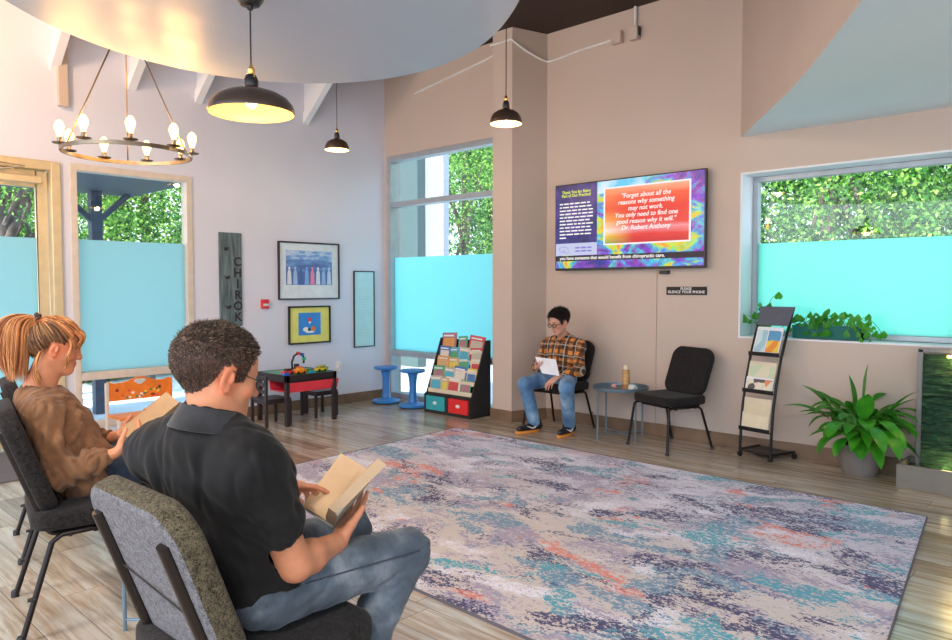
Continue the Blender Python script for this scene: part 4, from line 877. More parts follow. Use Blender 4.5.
class SDF:
    def __init__(s): s.it = []; s.M = None
    def _p(s, p): return tuple(s.M @ V(*p)) if s.M is not None else tuple(p)
    def cap(s, a, b, ra, rb=None, k=.015, op='u'):
        rb = ra if rb is None else rb; a = s._p(a); b = s._p(b); c = (np.array(a) + np.array(b)) / 2
        s.it.append((op, k, _rc, (a, b, ra, rb), c, float(np.linalg.norm(np.array(a) - c)) + max(ra, rb))); return s
    def chain(s, pts, rs, k=.01, op='u'):
        for i in range(len(pts) - 1): s.cap(pts[i], pts[i + 1], rs[i], rs[i + 1], k, op)
        return s
    def flat(s, a, b, ra, rb, fl, n, k=.015, op='u'):
        a = s._p(a); b = s._p(b); c = (np.array(a) + np.array(b)) / 2
        if s.M is not None: n = tuple(s.M.to_3x3().normalized() @ V(*n))
        s.it.append((op, k, _fc, (a, b, ra, rb, fl, n), c, float(np.linalg.norm(np.array(a) - c)) + max(ra, rb))); return s
    def ell(s, c, r, R=None, k=.015, op='u'):
        """R: mathutils 3x3 whose columns are the ellipsoid axes"""
        c = s._p(c); r = r if isinstance(r, tuple) else (r, r, r)
        if s.M is not None:
            sc = s.M.to_scale()[0]; r = tuple(x * sc for x in r); R0 = s.M.to_3x3().normalized(); R = R0 @ R if R is not None else R0
        Rn = None if R is None else [list(x) for x in R]
        s.it.append((op, k, _el, (c, r, Rn), np.array(c), max(r))); return s
    def ev(s, P, items=None):
        d = np.full(len(P), 1e3, np.float32)
        for (op, k, fn, ar, c, rad) in (s.it if items is None else items):
            e = fn(P, *ar).astype(np.float32)
            if op == 'u':
                h = np.clip(.5 + .5 * (d - e) / k, 0, 1); d = d + (e - d) * h - k * h * (1 - h)
            else:
                h = np.clip(.5 - .5 * (d + e) / k, 0, 1); d = d + (-e - d) * h + k * h * (1 - h)
        return d
    def mesh(s, res, name, mats, parent=None, disp=None, colf=None, fin=None, sub=None):
        us = [i for i in s.it if i[0] == 'u']
        lo = np.min([i[4] - i[5] for i in us], 0) - .03; hi = np.max([i[4] + i[5] for i in us], 0) + .03
        B = 12; nb = np.ceil((hi - lo) / (res * B)).astype(int); N = nb * B + 1
        F = np.full(N, 1.0, np.float32); hd = res * B * .87
        g = np.arange(B + 1) * res; gx, gy, gz = np.meshgrid(g, g, g, indexing='ij'); loc = np.stack([gx.ravel(), gy.ravel(), gz.ravel()], 1).astype(np.float32)
        cs = np.stack(np.meshgrid(*[np.arange(n) for n in nb], indexing='ij'), -1).reshape(-1, 3); cen = lo + (cs + .5) * B * res
        dc_ = s.ev(cen.astype(np.float32)); 
        for ci, ce, d0 in zip(cs, cen, dc_):
            i, j, k = ci * B
            if abs(d0) > hd * 1.9 + .02:
                if d0 < 0: F[i:i + B + 1, j:j + B + 1, k:k + B + 1] = np.minimum(F[i:i + B + 1, j:j + B + 1, k:k + B + 1], -1) if False else -1
                continue
            items = [it for it in s.it if np.linalg.norm(it[4] - ce) - it[5] < hd + it[1] + .04]
            if not items: continue
            F[i:i + B + 1, j:j + B + 1, k:k + B + 1] = s.ev(loc + (lo + ci * B * res).astype(np.float32), items).reshape(B + 1, B + 1, B + 1)
        S = F < 0; sh = tuple(n - 1 for n in N)
        c8 = [S[a:a + sh[0], b:b + sh[1], c:c + sh[2]] for a in (0, 1) for b in (0, 1) for c in (0, 1)]
        cnt = sum(x.astype(np.int8) for x in c8); act = (cnt > 0) & (cnt < 8); I = np.argwhere(act)
        idx = np.full(sh, -1, np.int32); idx[act] = np.arange(len(I))
        corners = np.array([(a, b, c) for a in (0, 1) for b in (0, 1) for c in (0, 1)]); vals = np.stack([F[I[:, 0] + c[0], I[:, 1] + c[1], I[:, 2] + c[2]] for c in corners], 1)
        acc = np.zeros((len(I), 3)); n = np.zeros(len(I))
        for p in range(8):
            for q in range(p + 1, 8):
                if np.abs(corners[p] - corners[q]).sum() != 1: continue
                a, b = vals[:, p], vals[:, q]; m = (a < 0) != (b < 0); t = np.where(m, a / np.where(m, a - b, 1), 0); t = np.clip(t, 0, 1)
                acc += np.where(m[:, None], corners[p] + t[:, None] * (corners[q] - corners[p]), 0); n += m
        Vt = lo + (I + acc / n[:, None]) * res; Q = []
        for ax in range(3):
            o1, o2 = [a for a in range(3) if a != ax]
            sl0 = [slice(1, sh[a]) if a != ax else slice(0, sh[a]) for a in range(3)]; sl1 = list(sl0); sl1[ax] = slice(1, sh[ax] + 1)
            s0 = S[tuple(sl0)]; s1 = S[tuple(sl1)]; ed = np.argwhere(s0 != s1)
            if not len(ed): continue
            off = np.array([0 if a == ax else 1 for a in range(3)]); e = ed + off; ins = s0[tuple(ed.T)]
            d1 = np.zeros(3, int); d1[o1] = 1; d2 = np.zeros(3, int); d2[o2] = 1
            q = np.stack([idx[tuple(x.T)] for x in (e - d1 - d2, e - d2, e, e - d1)], 1)
            flip = ins if ax != 1 else ~ins; q[~flip] = q[~flip][:, ::-1]; Q.append(q)
        Q = np.concatenate(Q); Q = Q[(Q >= 0).all(1)]
        # relax a little, push back on the surface
        Pn = Vt.copy(); deg = np.zeros(len(Pn)); 
        for it in range(2):
            ac = np.zeros_like(Pn); deg[:] = 0
            for a in range(4):
                b = (a + 1) % 4; np.add.at(ac, Q[:, a], Pn[Q[:, b]]); np.add.at(ac, Q[:, b], Pn[Q[:, a]]); np.add.at(deg, Q[:, a], 1); np.add.at(deg, Q[:, b], 1)
            Pn = Pn * .5 + .5 * ac / np.maximum(deg, 1)[:, None]
        if disp is not None:
            fn_ = np.zeros_like(Pn); q = Pn[Q]; nr = np.cross(q[:, 2] - q[:, 0], q[:, 3] - q[:, 1])
            for a in range(4): np.add.at(fn_, Q[:, a], nr)
            fn_ /= np.linalg.norm(fn_, axis=1)[:, None] + 1e-9; Pn = Pn + fn_ * disp(Pn)[:, None]
        if fin is not None: Pn = fin(Pn)
        me = bpy.data.meshes.new(name); me.vertices.add(len(Pn)); me.vertices.foreach_set('co', Pn.astype(np.float32).ravel())
        me.loops.add(len(Q) * 4); me.loops.foreach_set('vertex_index', Q.astype(np.int32).ravel()); me.polygons.add(len(Q)); me.polygons.foreach_set('loop_start', np.arange(0, len(Q) * 4, 4, dtype=np.int32))
        try: me.polygons.foreach_set('loop_total', np.full(len(Q), 4, np.int32))
        except Exception: pass
        me.update(calc_edges=True); me.validate()
        if colf is not None:
            ca = me.color_attributes.new('tone', 'FLOAT_COLOR', 'POINT'); cc = np.ones((len(Pn), 4), np.float32); cc[:, :3] = colf(Pn); ca.data.foreach_set('color', cc.ravel())
        o = link(name, me, mats, parent, True); return o
def fbm(P, sc, seed=0.0, oct=2):
    out = np.zeros(len(P)); rg = np.random.default_rng(int(seed * 10) + 3)
    for o_ in range(oct):
        for k in range(5):
            d = rg.normal(size=3); d /= np.linalg.norm(d); ph = rg.uniform(0, 6.28); out += np.sin(P @ d * sc * (1.7 ** o_) * rg.uniform(.6, 1.4) + ph + 1.5 * np.sin(P @ rg.normal(size=3) * sc * .35)) / (1.9 ** o_)
    return out / 5
def strands(name, roots, dirs, L, w, m, parent, curl=.3, grav=.5, n=5, seed=1, lay=None):
    """many fine tapered three sided locks as one mesh. roots Nx3, dirs Nx3"""
    rg = np.random.default_rng(seed); N = len(roots); p = roots.copy(); d = dirs / np.linalg.norm(dirs, axis=1)[:, None]; L = np.broadcast_to(L, (N,)) * rg.uniform(.7, 1.25, N)
    vs = []; ww = w * rg.uniform(.6, 1.3, N)
    for i in range(n + 1):
        r = np.cross(d, rg.normal(size=3)); r /= np.linalg.norm(r, axis=1)[:, None] + 1e-9; u = np.cross(d, r); wd = (ww * (1 - (i / n) ** 2 * .92))[:, None]
        for a in (0, 2.094, 4.189): vs.append(p + (r * math.cos(a) + u * math.sin(a)) * wd)
        p = p + d * (L / n)[:, None]; d = d + rg.normal(size=(N, 3)) * curl / n + np.array([0, 0, -grav / n])
        if lay is not None: d = lay(p, d)
        d /= np.linalg.norm(d, axis=1)[:, None]
    Vv = np.stack(vs, 1).reshape(-1, 3); S = 3 * (n + 1); F = []
    base = np.arange(N)[:, None] * S
    for i in range(n):
        for a in range(3):
            b = (a + 1) % 3; F.append(np.concatenate([base + i * 3 + a, base + i * 3 + b, base + (i + 1) * 3 + b, base + (i + 1) * 3 + a], 1))
    F = np.concatenate(F).astype(np.int32); me = bpy.data.meshes.new(name); me.vertices.add(len(Vv)); me.vertices.foreach_set('co', Vv.astype(np.float32).ravel())
    me.loops.add(len(F) * 4); me.loops.foreach_set('vertex_index', F.ravel()); me.polygons.add(len(F)); me.polygons.foreach_set('loop_start', np.arange(0, len(F) * 4, 4, dtype=np.int32))
    me.update(calc_edges=True); return link(name, me, m, parent, True)
# ================================================================== people
def skin_mat(name, base, sss=.12):
    t = NT(name); a = t.n('ShaderNodeAttribute'); a.attribute_name = 'tone'; n = t.noise(t.coord(), 45, 4); n2 = t.noise(t.coord(), 320, 2)
    c = t.mix(1., base, a.outputs['Color'], 'MULTIPLY'); c = t.mix(.5, c, t.ramp(n, [(.3, (.86, .80, .78)), (.7, (1.1, 1.05, 1.0))]), 'MULTIPLY')
    t.bsdf(c, .48, normal=t.bump(t.mix(.5, n, n2), .18, .003), sss=sss, spec=.4); return t.m
def hair_mat(name, a, b, c):
    t = NT(name); g = t.n('ShaderNodeNewGeometry'); n = t.noise(t.coord(), 14, 3)
    t.bsdf(t.ramp(t.math('ADD', t.math('MULTIPLY', g.outputs['Random Per Island'], .65), t.math('MULTIPLY', n, .35)), [(.2, a), (.5, b), (.85, c)]), .42, spec=.4); return t.m
def cloth_mat(name, a, b, sc=18, weave=420, rough=.9, bs=.25, sheen=.2):
    t = NT(name); c = t.coord(); n = t.noise(c, sc, 4); w = t.noise(c, weave, 2)
    t.bsdf(t.ramp(t.math('ADD', t.math('MULTIPLY', n, .75), t.math('MULTIPLY', w, .25)), [(.35, a), (.65, b)]), rough, normal=t.bump(w, bs, .002), spec=.2, sheen=sheen); return t.m
def head(S, Mh, female=False, ears=True):
    """Mh maps head space (x right, y forward, z up, origin between the ears) to the world"""
    old = S.M; S.M = Mh; k = .02
    S.ell((0, -.018, .030), (.077, .098, .088), k=k); S.ell((0, .022, .02), (.066, .070, .080), k=.03); S.ell((0, .030, -.040), (.054, .060, .066), k=.03)
    for s in (-1, 1):
        S.cap((s * .052, .0, -.050), (s * .016, .070, -.094), .016, .016, k=.03); S.ell((s * .040, .062, -.026), (.022, .022, .024), k=.02)
        S.cap((s * .012, .088, .018), (s * .040, .074, .016), .009, .008, k=.012)
    S.ell((0, .076, -.092), (.020, .017, .016), k=.02)
    S.ell((0, .074, -.060), (.030, .022, .022), k=.015)
    for s in (-1, 1): S.ell((s * .031, .098, -.002), (.020, .018, .013), k=.012, op='s')
    for s in (-1, 1): S.ell((s * .031, .0745, -.003), (.0145, .0135, .0120), k=.003)
    for s in (-1, 1): S.cap((s * .020, .0835, .006), (s * .042, .0800, .004), .0035, .003, k=.003)
    S.cap((0, .086, .014), (0, .108, -.026), .0075, .0105, k=.012); S.ell((0, .110, -.030), (.0105, .0095, .0085), k=.006)
    for s in (-1, 1): S.ell((s * .011, .100, -.033), (.0075, .009, .0065), k=.006); S.ell((s * .006, .106, -.041), (.003, .004, .003), k=.003, op='s')
    for s in (-1, 1):
        S.cap((0, .0965, -.0575), (s * .021, .086, -.0600), .0042, .002, k=.004); S.cap((0, .0955, -.0665), (s * .019, .086, -.0635), .0052, .002, k=.004)
    S.cap((-.020, .094, -.0615), (.020, .094, -.0615), .0012, k=.003, op='s')
    if ears:
        for s in (-1, 1):
            R = Matrix.Rotation(s * math.radians(22), 3, 'Z') @ Matrix.Rotation(math.radians(-12), 3, 'X')
            S.ell((s * .080, -.004, -.008), (.0075, .019, .031), R, k=.006); S.ell((s * .079, .002, -.034), (.0075, .009, .010), k=.006); S.ell((s * .0885, .000, -.008), (.006, .011, .019), R, k=.004, op='s')
            S.cap((s * .083, .008, .002), (s * .084, .008, -.014), .004, .004, k=.004)
    S.M = old
def hand(S, W, d, n, side, curls, sc=1.0, spread=.10, thumb=(.75, .5, .25), tc=.35):
    """five fingered hand: W wrist, d wrist to knuckles, n palm normal, side +1 right / -1 left; curls = (a1,a2,a3) per finger index..little"""
    W = V(*W); d = V(*d).normalized(); n = V(*n); n = (n - d * n.dot(d)).normalized(); lat = d.cross(n) * side
    offs = (.030, .010, -.010, -.028); Ls = ((.044, .026, .021), (.048, .030, .023), (.044, .028, .022), (.035, .021, .018)); rr = (.0088, .0090, .0086, .0076); kl = (.086, .090, .086, .078)
    for i in range(4):
        K = W + d * kl[i] * sc + lat * offs[i] * sc; B = W + lat * offs[i] * .45 * sc + d * .012 * sc
        S.flat(B, K, .0155 * sc, .0125 * sc, .8, n, k=.010)
        a = 0; p = K; f = (d + lat * spread * (1.5 - i) * .6).normalized(); r = rr[i] * sc
        for j in range(3):
            a += curls[i][j]; q = p + (f * math.cos(a) + n * math.sin(a)) * Ls[i][j] * sc
            S.cap(p, q, r, r * .90, k=.0035 if j else .006); p = q; r *= .90
    T0 = W + lat * .020 * sc + d * .018 * sc + n * .006 * sc; t = (d * thumb[0] + lat * thumb[1] + n * thumb[2]).normalized()
    S.cap(W + d * .012 * sc + lat * .008 * sc, T0 + t * .030 * sc, .016 * sc, .0135 * sc, k=.012); p = T0 + t * .030 * sc
    t2 = (t + (d * .6 + n * tc) * .5).normalized(); q = p + t2 * .032 * sc; S.cap(p, q, .0115 * sc, .0100 * sc, k=.005); t3 = (t2 + (d * .5 + n * tc) * .4).normalized(); S.cap(q, q + t3 * .024 * sc, .0100 * sc, .0080 * sc, k=.004)
def head_matrix(c, yaw, pitch, s, roll=0): return Matrix.Translation(c) @ Matrix.Rotation(yaw, 4, 'Z') @ Matrix.Rotation(pitch, 4, 'X') @ Matrix.Rotation(roll, 4, 'Y') @ Matrix.Scale(s, 4)
def face_tone(Mh, scalp=None, line=None, lips=(1.0, .62, .60), browc=.45, blush=1.0):
    inv = np.array(Mh.inverted())
    def f(P):
        q = P @ inv[:3, :3].T + inv[:3, 3]; c = np.ones((len(P), 3)); x, y, z = q.T
        near = (np.abs(x) < .11) & (np.abs(y) < .14) & (np.abs(z) < .15)
        m = near & (np.abs(x) < .023) & (y > .082) & (z < -.054) & (z > -.072); c[m] *= np.array(lips)
        ax = np.abs(x); m = near & (ax > .010) & (ax < .046) & (y > .066) & (np.abs(z - (.021 + .003 * np.sin(ax * 60))) < .0045); c[m] *= browc
        m = near & (((ax - .031) ** 2 + (z + .003) ** 2) < .0042 ** 2) & (y > .083); c[m] *= .12
        m = near & (y > .05) & (((ax - .045) / .022) ** 2 + ((z + .030) / .018) ** 2 < 1); c[m] *= np.array((1.06, .90, .88))
        m = near & (((ax - .08) / .014) ** 2 < 1) & (np.abs(z + .01) < .04); c[m] *= np.array((1.08, .86, .82))
        if scalp is not None: m = near & (z > line(y)) & (ax < .082 + .0 * y) & ~((ax > .0775) & (y > -.020) & (y < .016) & (z < .018)); c[m] *= np.array(scalp)
        return c
    return f
def surf(o):
    me = o.data; n = len(me.vertices); P = np.empty(n * 3, np.float32); me.vertices.foreach_get('co', P); N_ = np.empty(n * 3, np.float32); me.vertices.foreach_get('normal', N_); return P.reshape(-1, 3).astype(float), N_.reshape(-1, 3).astype(float)
def scalp_roots(o, Mh, line, count, seed=1):
    P, N_ = surf(o); inv = np.array(Mh.inverted()); q = P @ inv[:3, :3].T + inv[:3, 3]; x, y, z = q.T; ax = np.abs(x)
    m = (ax < .0835) & (np.abs(y) < .13) & (z < .15) & (z > line(y)) & ~((ax > .0775) & (y > -.022) & (y < .016) & (z < .020)); I = np.where(m)[0]
    rg = np.random.default_rng(seed); I = rg.choice(I, count, replace=True); s = Mh.to_scale()[0]
    return P[I] + rg.normal(size=(count, 3)) * .0012, N_[I], q[I], rg
def locks(name, P, w, m, parent, seed=0):
    """P: N x K x 3 polylines to tapered three sided locks"""
    rg = np.random.default_rng(seed); N, K, _ = P.shape; T = np.gradient(P, axis=1); T /= np.linalg.norm(T, axis=2)[..., None] + 1e-9
    r = np.cross(T, rg.normal(size=(N, 1, 3))); r /= np.linalg.norm(r, axis=2)[..., None] + 1e-9; u = np.cross(T, r); tp = (w * rg.uniform(.6, 1.35, (N, 1)) * (1 - np.linspace(0, 1, K)[None] ** 3 * .9))[..., None]
    Vv = np.stack([P + (r * math.cos(a) + u * math.sin(a)) * tp for a in (0, 2.094, 4.189)], 2).reshape(-1, 3); S = 3 * K; base = np.arange(N)[:, None] * S; F = []
    for i in range(K - 1):
        for a in range(3): b = (a + 1) % 3; F.append(np.concatenate([base + i * 3 + a, base + i * 3 + b, base + (i + 1) * 3 + b, base + (i + 1) * 3 + a], 1))
    F = np.concatenate(F).astype(np.int32); me = bpy.data.meshes.new(name); me.vertices.add(len(Vv)); me.vertices.foreach_set('co', Vv.astype(np.float32).ravel())
    me.loops.add(len(F) * 4); me.loops.foreach_set('vertex_index', F.ravel()); me.polygons.add(len(F)); me.polygons.foreach_set('loop_start', np.arange(0, len(F) * 4, 4, dtype=np.int32)); me.update(calc_edges=True); return link(name, me, m, parent, True)
def glasses(parent, Mh, rim=.0016, m='black', r=(.022, .016)):
    def T(p): return tuple(Mh @ V(*p))
    b = MB()
    for s in (-1, 1):
        b.tube([T((s * .033 + r[0] * math.cos(a), .104 - .06 * abs(s * .033 + r[0] * math.cos(a)) ** 1.2 * 1.2, -.004 + r[1] * math.sin(a))) for a in [k * PI / 10 for k in range(20)]], rim, 6, closed=True)
        b.tube([T((s * .055, .096, .002)), T((s * .074, .080, .003)), T((s * .082, .02, .010)), T((s * .082, -.006, .012)), T((s * .080, -.02, -.004))], rim * .9, 6)
    b.tube([T((-.012, .104, .001)), T((0, .109, .004)), T((.012, .104, .001))], rim, 6); g = ob('eyeglasses', b, M[m], parent, smooth=True, fix=False)
    for s in (-1, 1):
        b = MB(); ps = [T((s * .033 + r[0] * math.cos(a), .103 - .06 * abs(s * .033 + r[0] * math.cos(a)) ** 1.2 * 1.2, -.004 + r[1] * math.sin(a))) for a in [k * PI / 8 for k in range(16)]]; b.add(ps, [tuple(range(16))]); ob('lens', b, M['glass'], g, fix=False)
    return g
def shoe(S, heel, toe, sc=1):
    heel = V(*heel); toe = V(*toe); d = (toe - heel).normalized(); S.cap(heel + V(0, 0, .038) * sc, heel + d * .10 * sc + V(0, 0, .036) * sc, .036 * sc, .038 * sc, k=.02); S.cap(heel + d * .10 * sc + V(0, 0, .034) * sc, toe - d * .035 * sc + V(0, 0, .028) * sc, .038 * sc, .030 * sc, k=.02); S.cap(heel + V(0, 0, .05) * sc, heel + V(0, 0, .09) * sc + d * .01, .034 * sc, .034 * sc, k=.02)
def sole(heel, toe, sc=1, w=.042):
    heel = V(*heel); toe = V(*toe); d = (toe - heel); L = d.length; a = math.atan2(d.y, d.x); pts = []
    for k in range(28):
        t = 2 * PI * k / 28; x = L / 2 + (L / 2 + .012) * math.cos(t); y = w * sc * math.sin(t) * (1.0 + .12 * math.cos(t) - .10 * math.cos(2 * t)); pts.append((heel.x + x * math.cos(a) - y * math.sin(a), heel.y + x * math.sin(a) + y * math.cos(a)))
    return MB().prism(pts, heel.z, heel.z + .024 * sc)
FL = .0009
# ------------------------------------------------------------------ foreground man in black shirt
def man_reading():
    root = thing('person', 'person in black polo and jeans with glasses, reading an open book', 'person', (-1.71, 1.0, 0)); O = V(-1.71, 1.0, 0)
    def P_(p): return tuple(V(*p) - O)
    skin = skin_mat('tanned_skin', (.54, .235, .130))
    shL, shR, elL, elR = (-1.885, .790, .925), (-1.525, .872, .905), (-1.985, .95, .70), (-1.532, .978, .664)
    wL, wR = (-1.835, 1.085, .785), (-1.605, 1.160, .655); neck = (-1.655, .815, 1.03)
    hipL, hipR, knL, knR, anL, anR = (-1.80, .96, .575), (-1.625, .96, .575), (-1.90, 1.42, .555), (-1.60, 1.405, .56), (-1.88, 1.10, .12), (-1.585, 1.06, .12)
    Mh = head_matrix((-1.655, .842, 1.144), math.radians(-5), math.radians(-17), 1.005)
    S = SDF(); head(S, Mh)
    S.cap((-1.653, .828, 1.10), (-1.657, .812, 1.00), .051, .055, k=.03); S.cap((-1.650, .855, 1.075), (-1.655, .86, .99), .040, .045, k=.03)
    S.cap((-1.66, .82, .96), (-1.70, .90, .75), .065, .09, k=.03); S.cap((-1.70, .90, .75), (-1.71, .96, .60), .09, .10, k=.05); S.cap((-1.66, .82, .955), shL, .035, .045, k=.02); S.cap((-1.66, .82, .955), shR, .035, .045, k=.02)
    for sh, el, w in ((shL, elL, wL), (shR, elR, wR)):
        el_, w_ = V(*el), V(*w); mid = el_.lerp(w_, .32)
        S.cap(sh, el, .048, .043, k=.02); S.cap(el, mid, .040, .042, k=.02); S.cap(mid, w, .040, .0245, k=.02)
    S.flat(V(*wR).lerp(V(*elR), .1), wR, .026, .024, .8, (0, 0, 1), k=.015)
    hand(S, wR, (-.45, .75, .40), (-.3, -.3, .9), 1, ((.05, .10, .1), (.05, .10, .1), (.08, .1, .1), (.1, .1, .1)), 1.0, thumb=(.62, .75, .25), tc=.1)
    hand(S, wL, (.33, .93, -.10), (.15, -.02, -1), -1, ((.15, .25, .15), (.45, .55, .3), (.75, .8, .5), (.9, .9, .5)), 1.0, spread=.14, thumb=(.75, .45, .45), tc=.3)
    for h, k_, a in ((hipL, knL, anL), (hipR, knR, anR)): S.cap(h, k_, .07, .05, k=.03); S.cap(k_, a, .048, .035, k=.02); S.cap(a, (a[0], a[1] + .12, .05), .03, .025, k=.02)
    line = lambda y: np.interp(y, [-.12, -.07, -.045, -.030, -.020, 0, .012, .020, .042, .050, .072, .09], [-.074, -.070, -.050, -.026, .008, .026, .020, -.014, -.008, .030, .072, .088])
    body = S.mesh(.0035, 'body', skin, None, colf=face_tone(Mh, (.10, .10, .12), line)); 
    hm = hair_mat('dark_grey_brown_hair', (.008, .005, .005), (.042, .025, .017), (.27, .18, .115))
    R_, N_, q, rg = scalp_roots(body, Mh, line, 8500, 4)
    A = np.array(Mh.to_3x3().normalized()); fl = np.stack([np.sign(q[:, 0]) * .25, np.where(q[:, 2] > .06, .9, .0), np.where(q[:, 2] > .06, .1, -1.0)], 1) @ A.T
    d = N_ * rg.uniform(.35, .9, (len(R_), 1)) + fl * .75 + rg.normal(size=R_.shape) * .22; L = np.interp(q[:, 2], [-.08, -.03, .03, .08, .12], [.003, .004, .006, .013, .014])
    hair = strands('hair', R_, d, L, .0011, hm, None, curl=.9, grav=.25, n=4, seed=3)
    # polo shirt
    S = SDF(); Rz = Matrix.Rotation(math.radians(14), 3, 'Z')
    S.ell((-1.71, .955, .61), (.175, .125, .13), k=.05); S.ell((-1.705, .935, .72), (.172, .135, .17), k=.06); S.ell((-1.685, .885, .855), (.190, .125, .165), Rz, k=.06)
    S.cap(V(*shL).lerp(V(*shR), .06), V(*shL).lerp(V(*shR), .94), .075, .075, k=.05); S.cap((-1.657, .822, .995), (-1.80, .800, .955), .068, .070, k=.05); S.cap((-1.657, .822, .995), (-1.54, .855, .945), .068, .070, k=.05)
    S.cap((-1.657, .815, .99), (-1.656, .822, 1.040), .072, .058, k=.03)
    for sh, el in ((shL, elL), (shR, elR)): a = V(*sh); b = V(*el); S.cap(a, a.lerp(b, .56), .067, .059, k=.03)
    S.cap((-1.652, .845, 1.065), (-1.652, .855, 1.10), .052, .060, k=.006, op='s')
    for sh, el in ((shL, elL), (shR, elR)): a = V(*sh); b = V(*el); dd = (b - a).normalized(); S.ell(tuple(a + (b - a) * .62 + dd * .050), (.054, .054, .054), k=.006, op='s')
    sm = cloth_mat('black_polo_cloth', (.0035, .0035, .004), (.010, .010, .011), 10, 500, .7, .3, .06)
    def dsp(P):
        f = fbm(P * np.array([1.1, 1.1, .5]), 62, 2, 2); g = fbm(P, 42, 5, 1); near = np.exp(-((P - np.array([-1.56, .93, .80])) ** 2).sum(1) / .012); return .0085 * np.abs(f) + .0015 * g + .008 * near * np.sin(P @ np.array([60, 20, 90]))
    shirt = S.mesh(.006, 'polo_shirt', sm, None, disp=dsp)
    b = MB(); n_ = 26; ring0, ring1, ring2 = [], [], []
    for k in range(n_ + 1):
        a = -PI / 2 + PI * 2 * (.04 + .92 * k / n_) + PI; ca, sa = math.cos(a), math.sin(a); dz = .020 * (-sa) if True else 0
        c0 = V(-1.654, .828, 1.050 + .020 * (-sa) * .9); ring0.append(c0 + V(ca * .060, sa * .060, .000)); ring1.append(c0 + V(ca * .068, sa * .068, .006)); ring2.append(c0 + V(ca * .100, sa * .098, -.044))
    vs = ring0 + ring1 + ring2 + [p + V(0, 0, -.012) for p in ring0]; m_ = n_ + 1; b.add(vs, [f for k in range(n_) for f in ((k, k + 1, m_ + k + 1, m_ + k), (m_ + k, m_ + k + 1, 2 * m_ + k + 1, 2 * m_ + k))])
    col_ = ob('collar', b, cloth_mat('dark_collar_knit', (.016, .016, .018), (.034, .034, .038), 10, 300), None, smooth=True, fix=False); so = col_.modifiers.new('thick', 'SOLIDIFY'); so.thickness = .004
    # jeans
    S = SDF(); S.ell((-1.712, .965, .575), (.175, .125, .085), k=.05)
    for h, k_, a in ((hipL, knL, anL), (hipR, knR, anR)): S.cap(h, k_, .088, .067, k=.04); S.cap(k_, V(*k_).lerp(V(*a), .45), .066, .060, k=.02); S.cap(V(*k_).lerp(V(*a), .45), a, .060, .054, k=.02)
    t = NT('faded_grey_blue_denim'); c = t.coord(); f = t.noise(c, 5, 4); w = t.noise(t.coord((1, 6, 1)), 60, 3); base = t.ramp(f, [(.32, (.035, .05, .07)), (.52, (.10, .13, .165)), (.70, (.28, .32, .36))]); base = t.mix(.5, base, t.ramp(w, [(.3, (.6, .6, .62)), (.7, (1.1, 1.1, 1.1))]), 'MULTIPLY'); t.bsdf(base, .85, normal=t.bump(w, .3, .003), spec=.2, sheen=.15)
    def dj(P): return .0075 * np.abs(fbm(P * np.array([1, .55, 1.2]), 75, 7, 2)) + .006 * np.exp(-((P - np.array([-1.60, 1.36, .53])) ** 2).sum(1) / .004) * np.sin(P @ np.array([0, 120, 90]))
    jeans = S.mesh(.006, 'jeans', t.m, None, disp=dj)
    a, b_ = V(*hipR), V(*knR); sd = MB(); side = V(.93, -.1, .33).normalized(); pts = [a.lerp(b_, u) + side * (.0925 - .020 * u) for u in [i / 14 for i in range(-1, 15)]]
    seam = ob('side_seam', MB().tube(pts, .0022, 6), cloth_mat('dark_stitching', (.03, .04, .055), (.05, .06, .08)), None, smooth=True)
    # shoes
    for a in (anL, anR):
        hl = (a[0], a[1] - .045, .001); to = (a[0] - .01, a[1] + .215, .001); S = SDF(); shoe(S, (hl[0], hl[1], .015), (to[0], to[1], .015)); sh = S.mesh(.006, 'shoe', M['black_matte'], None); so_ = ob('sole', sole(hl, to), M['white'], sh, bevel=.004); sh.location = -O; sh.parent = root
    for o in (body, hair, shirt, col_, jeans, seam): o.location = -O; o.parent = root
    g = glasses(root, Matrix.Translation(-O) @ Mh, .0013)
    return root
man_reading()
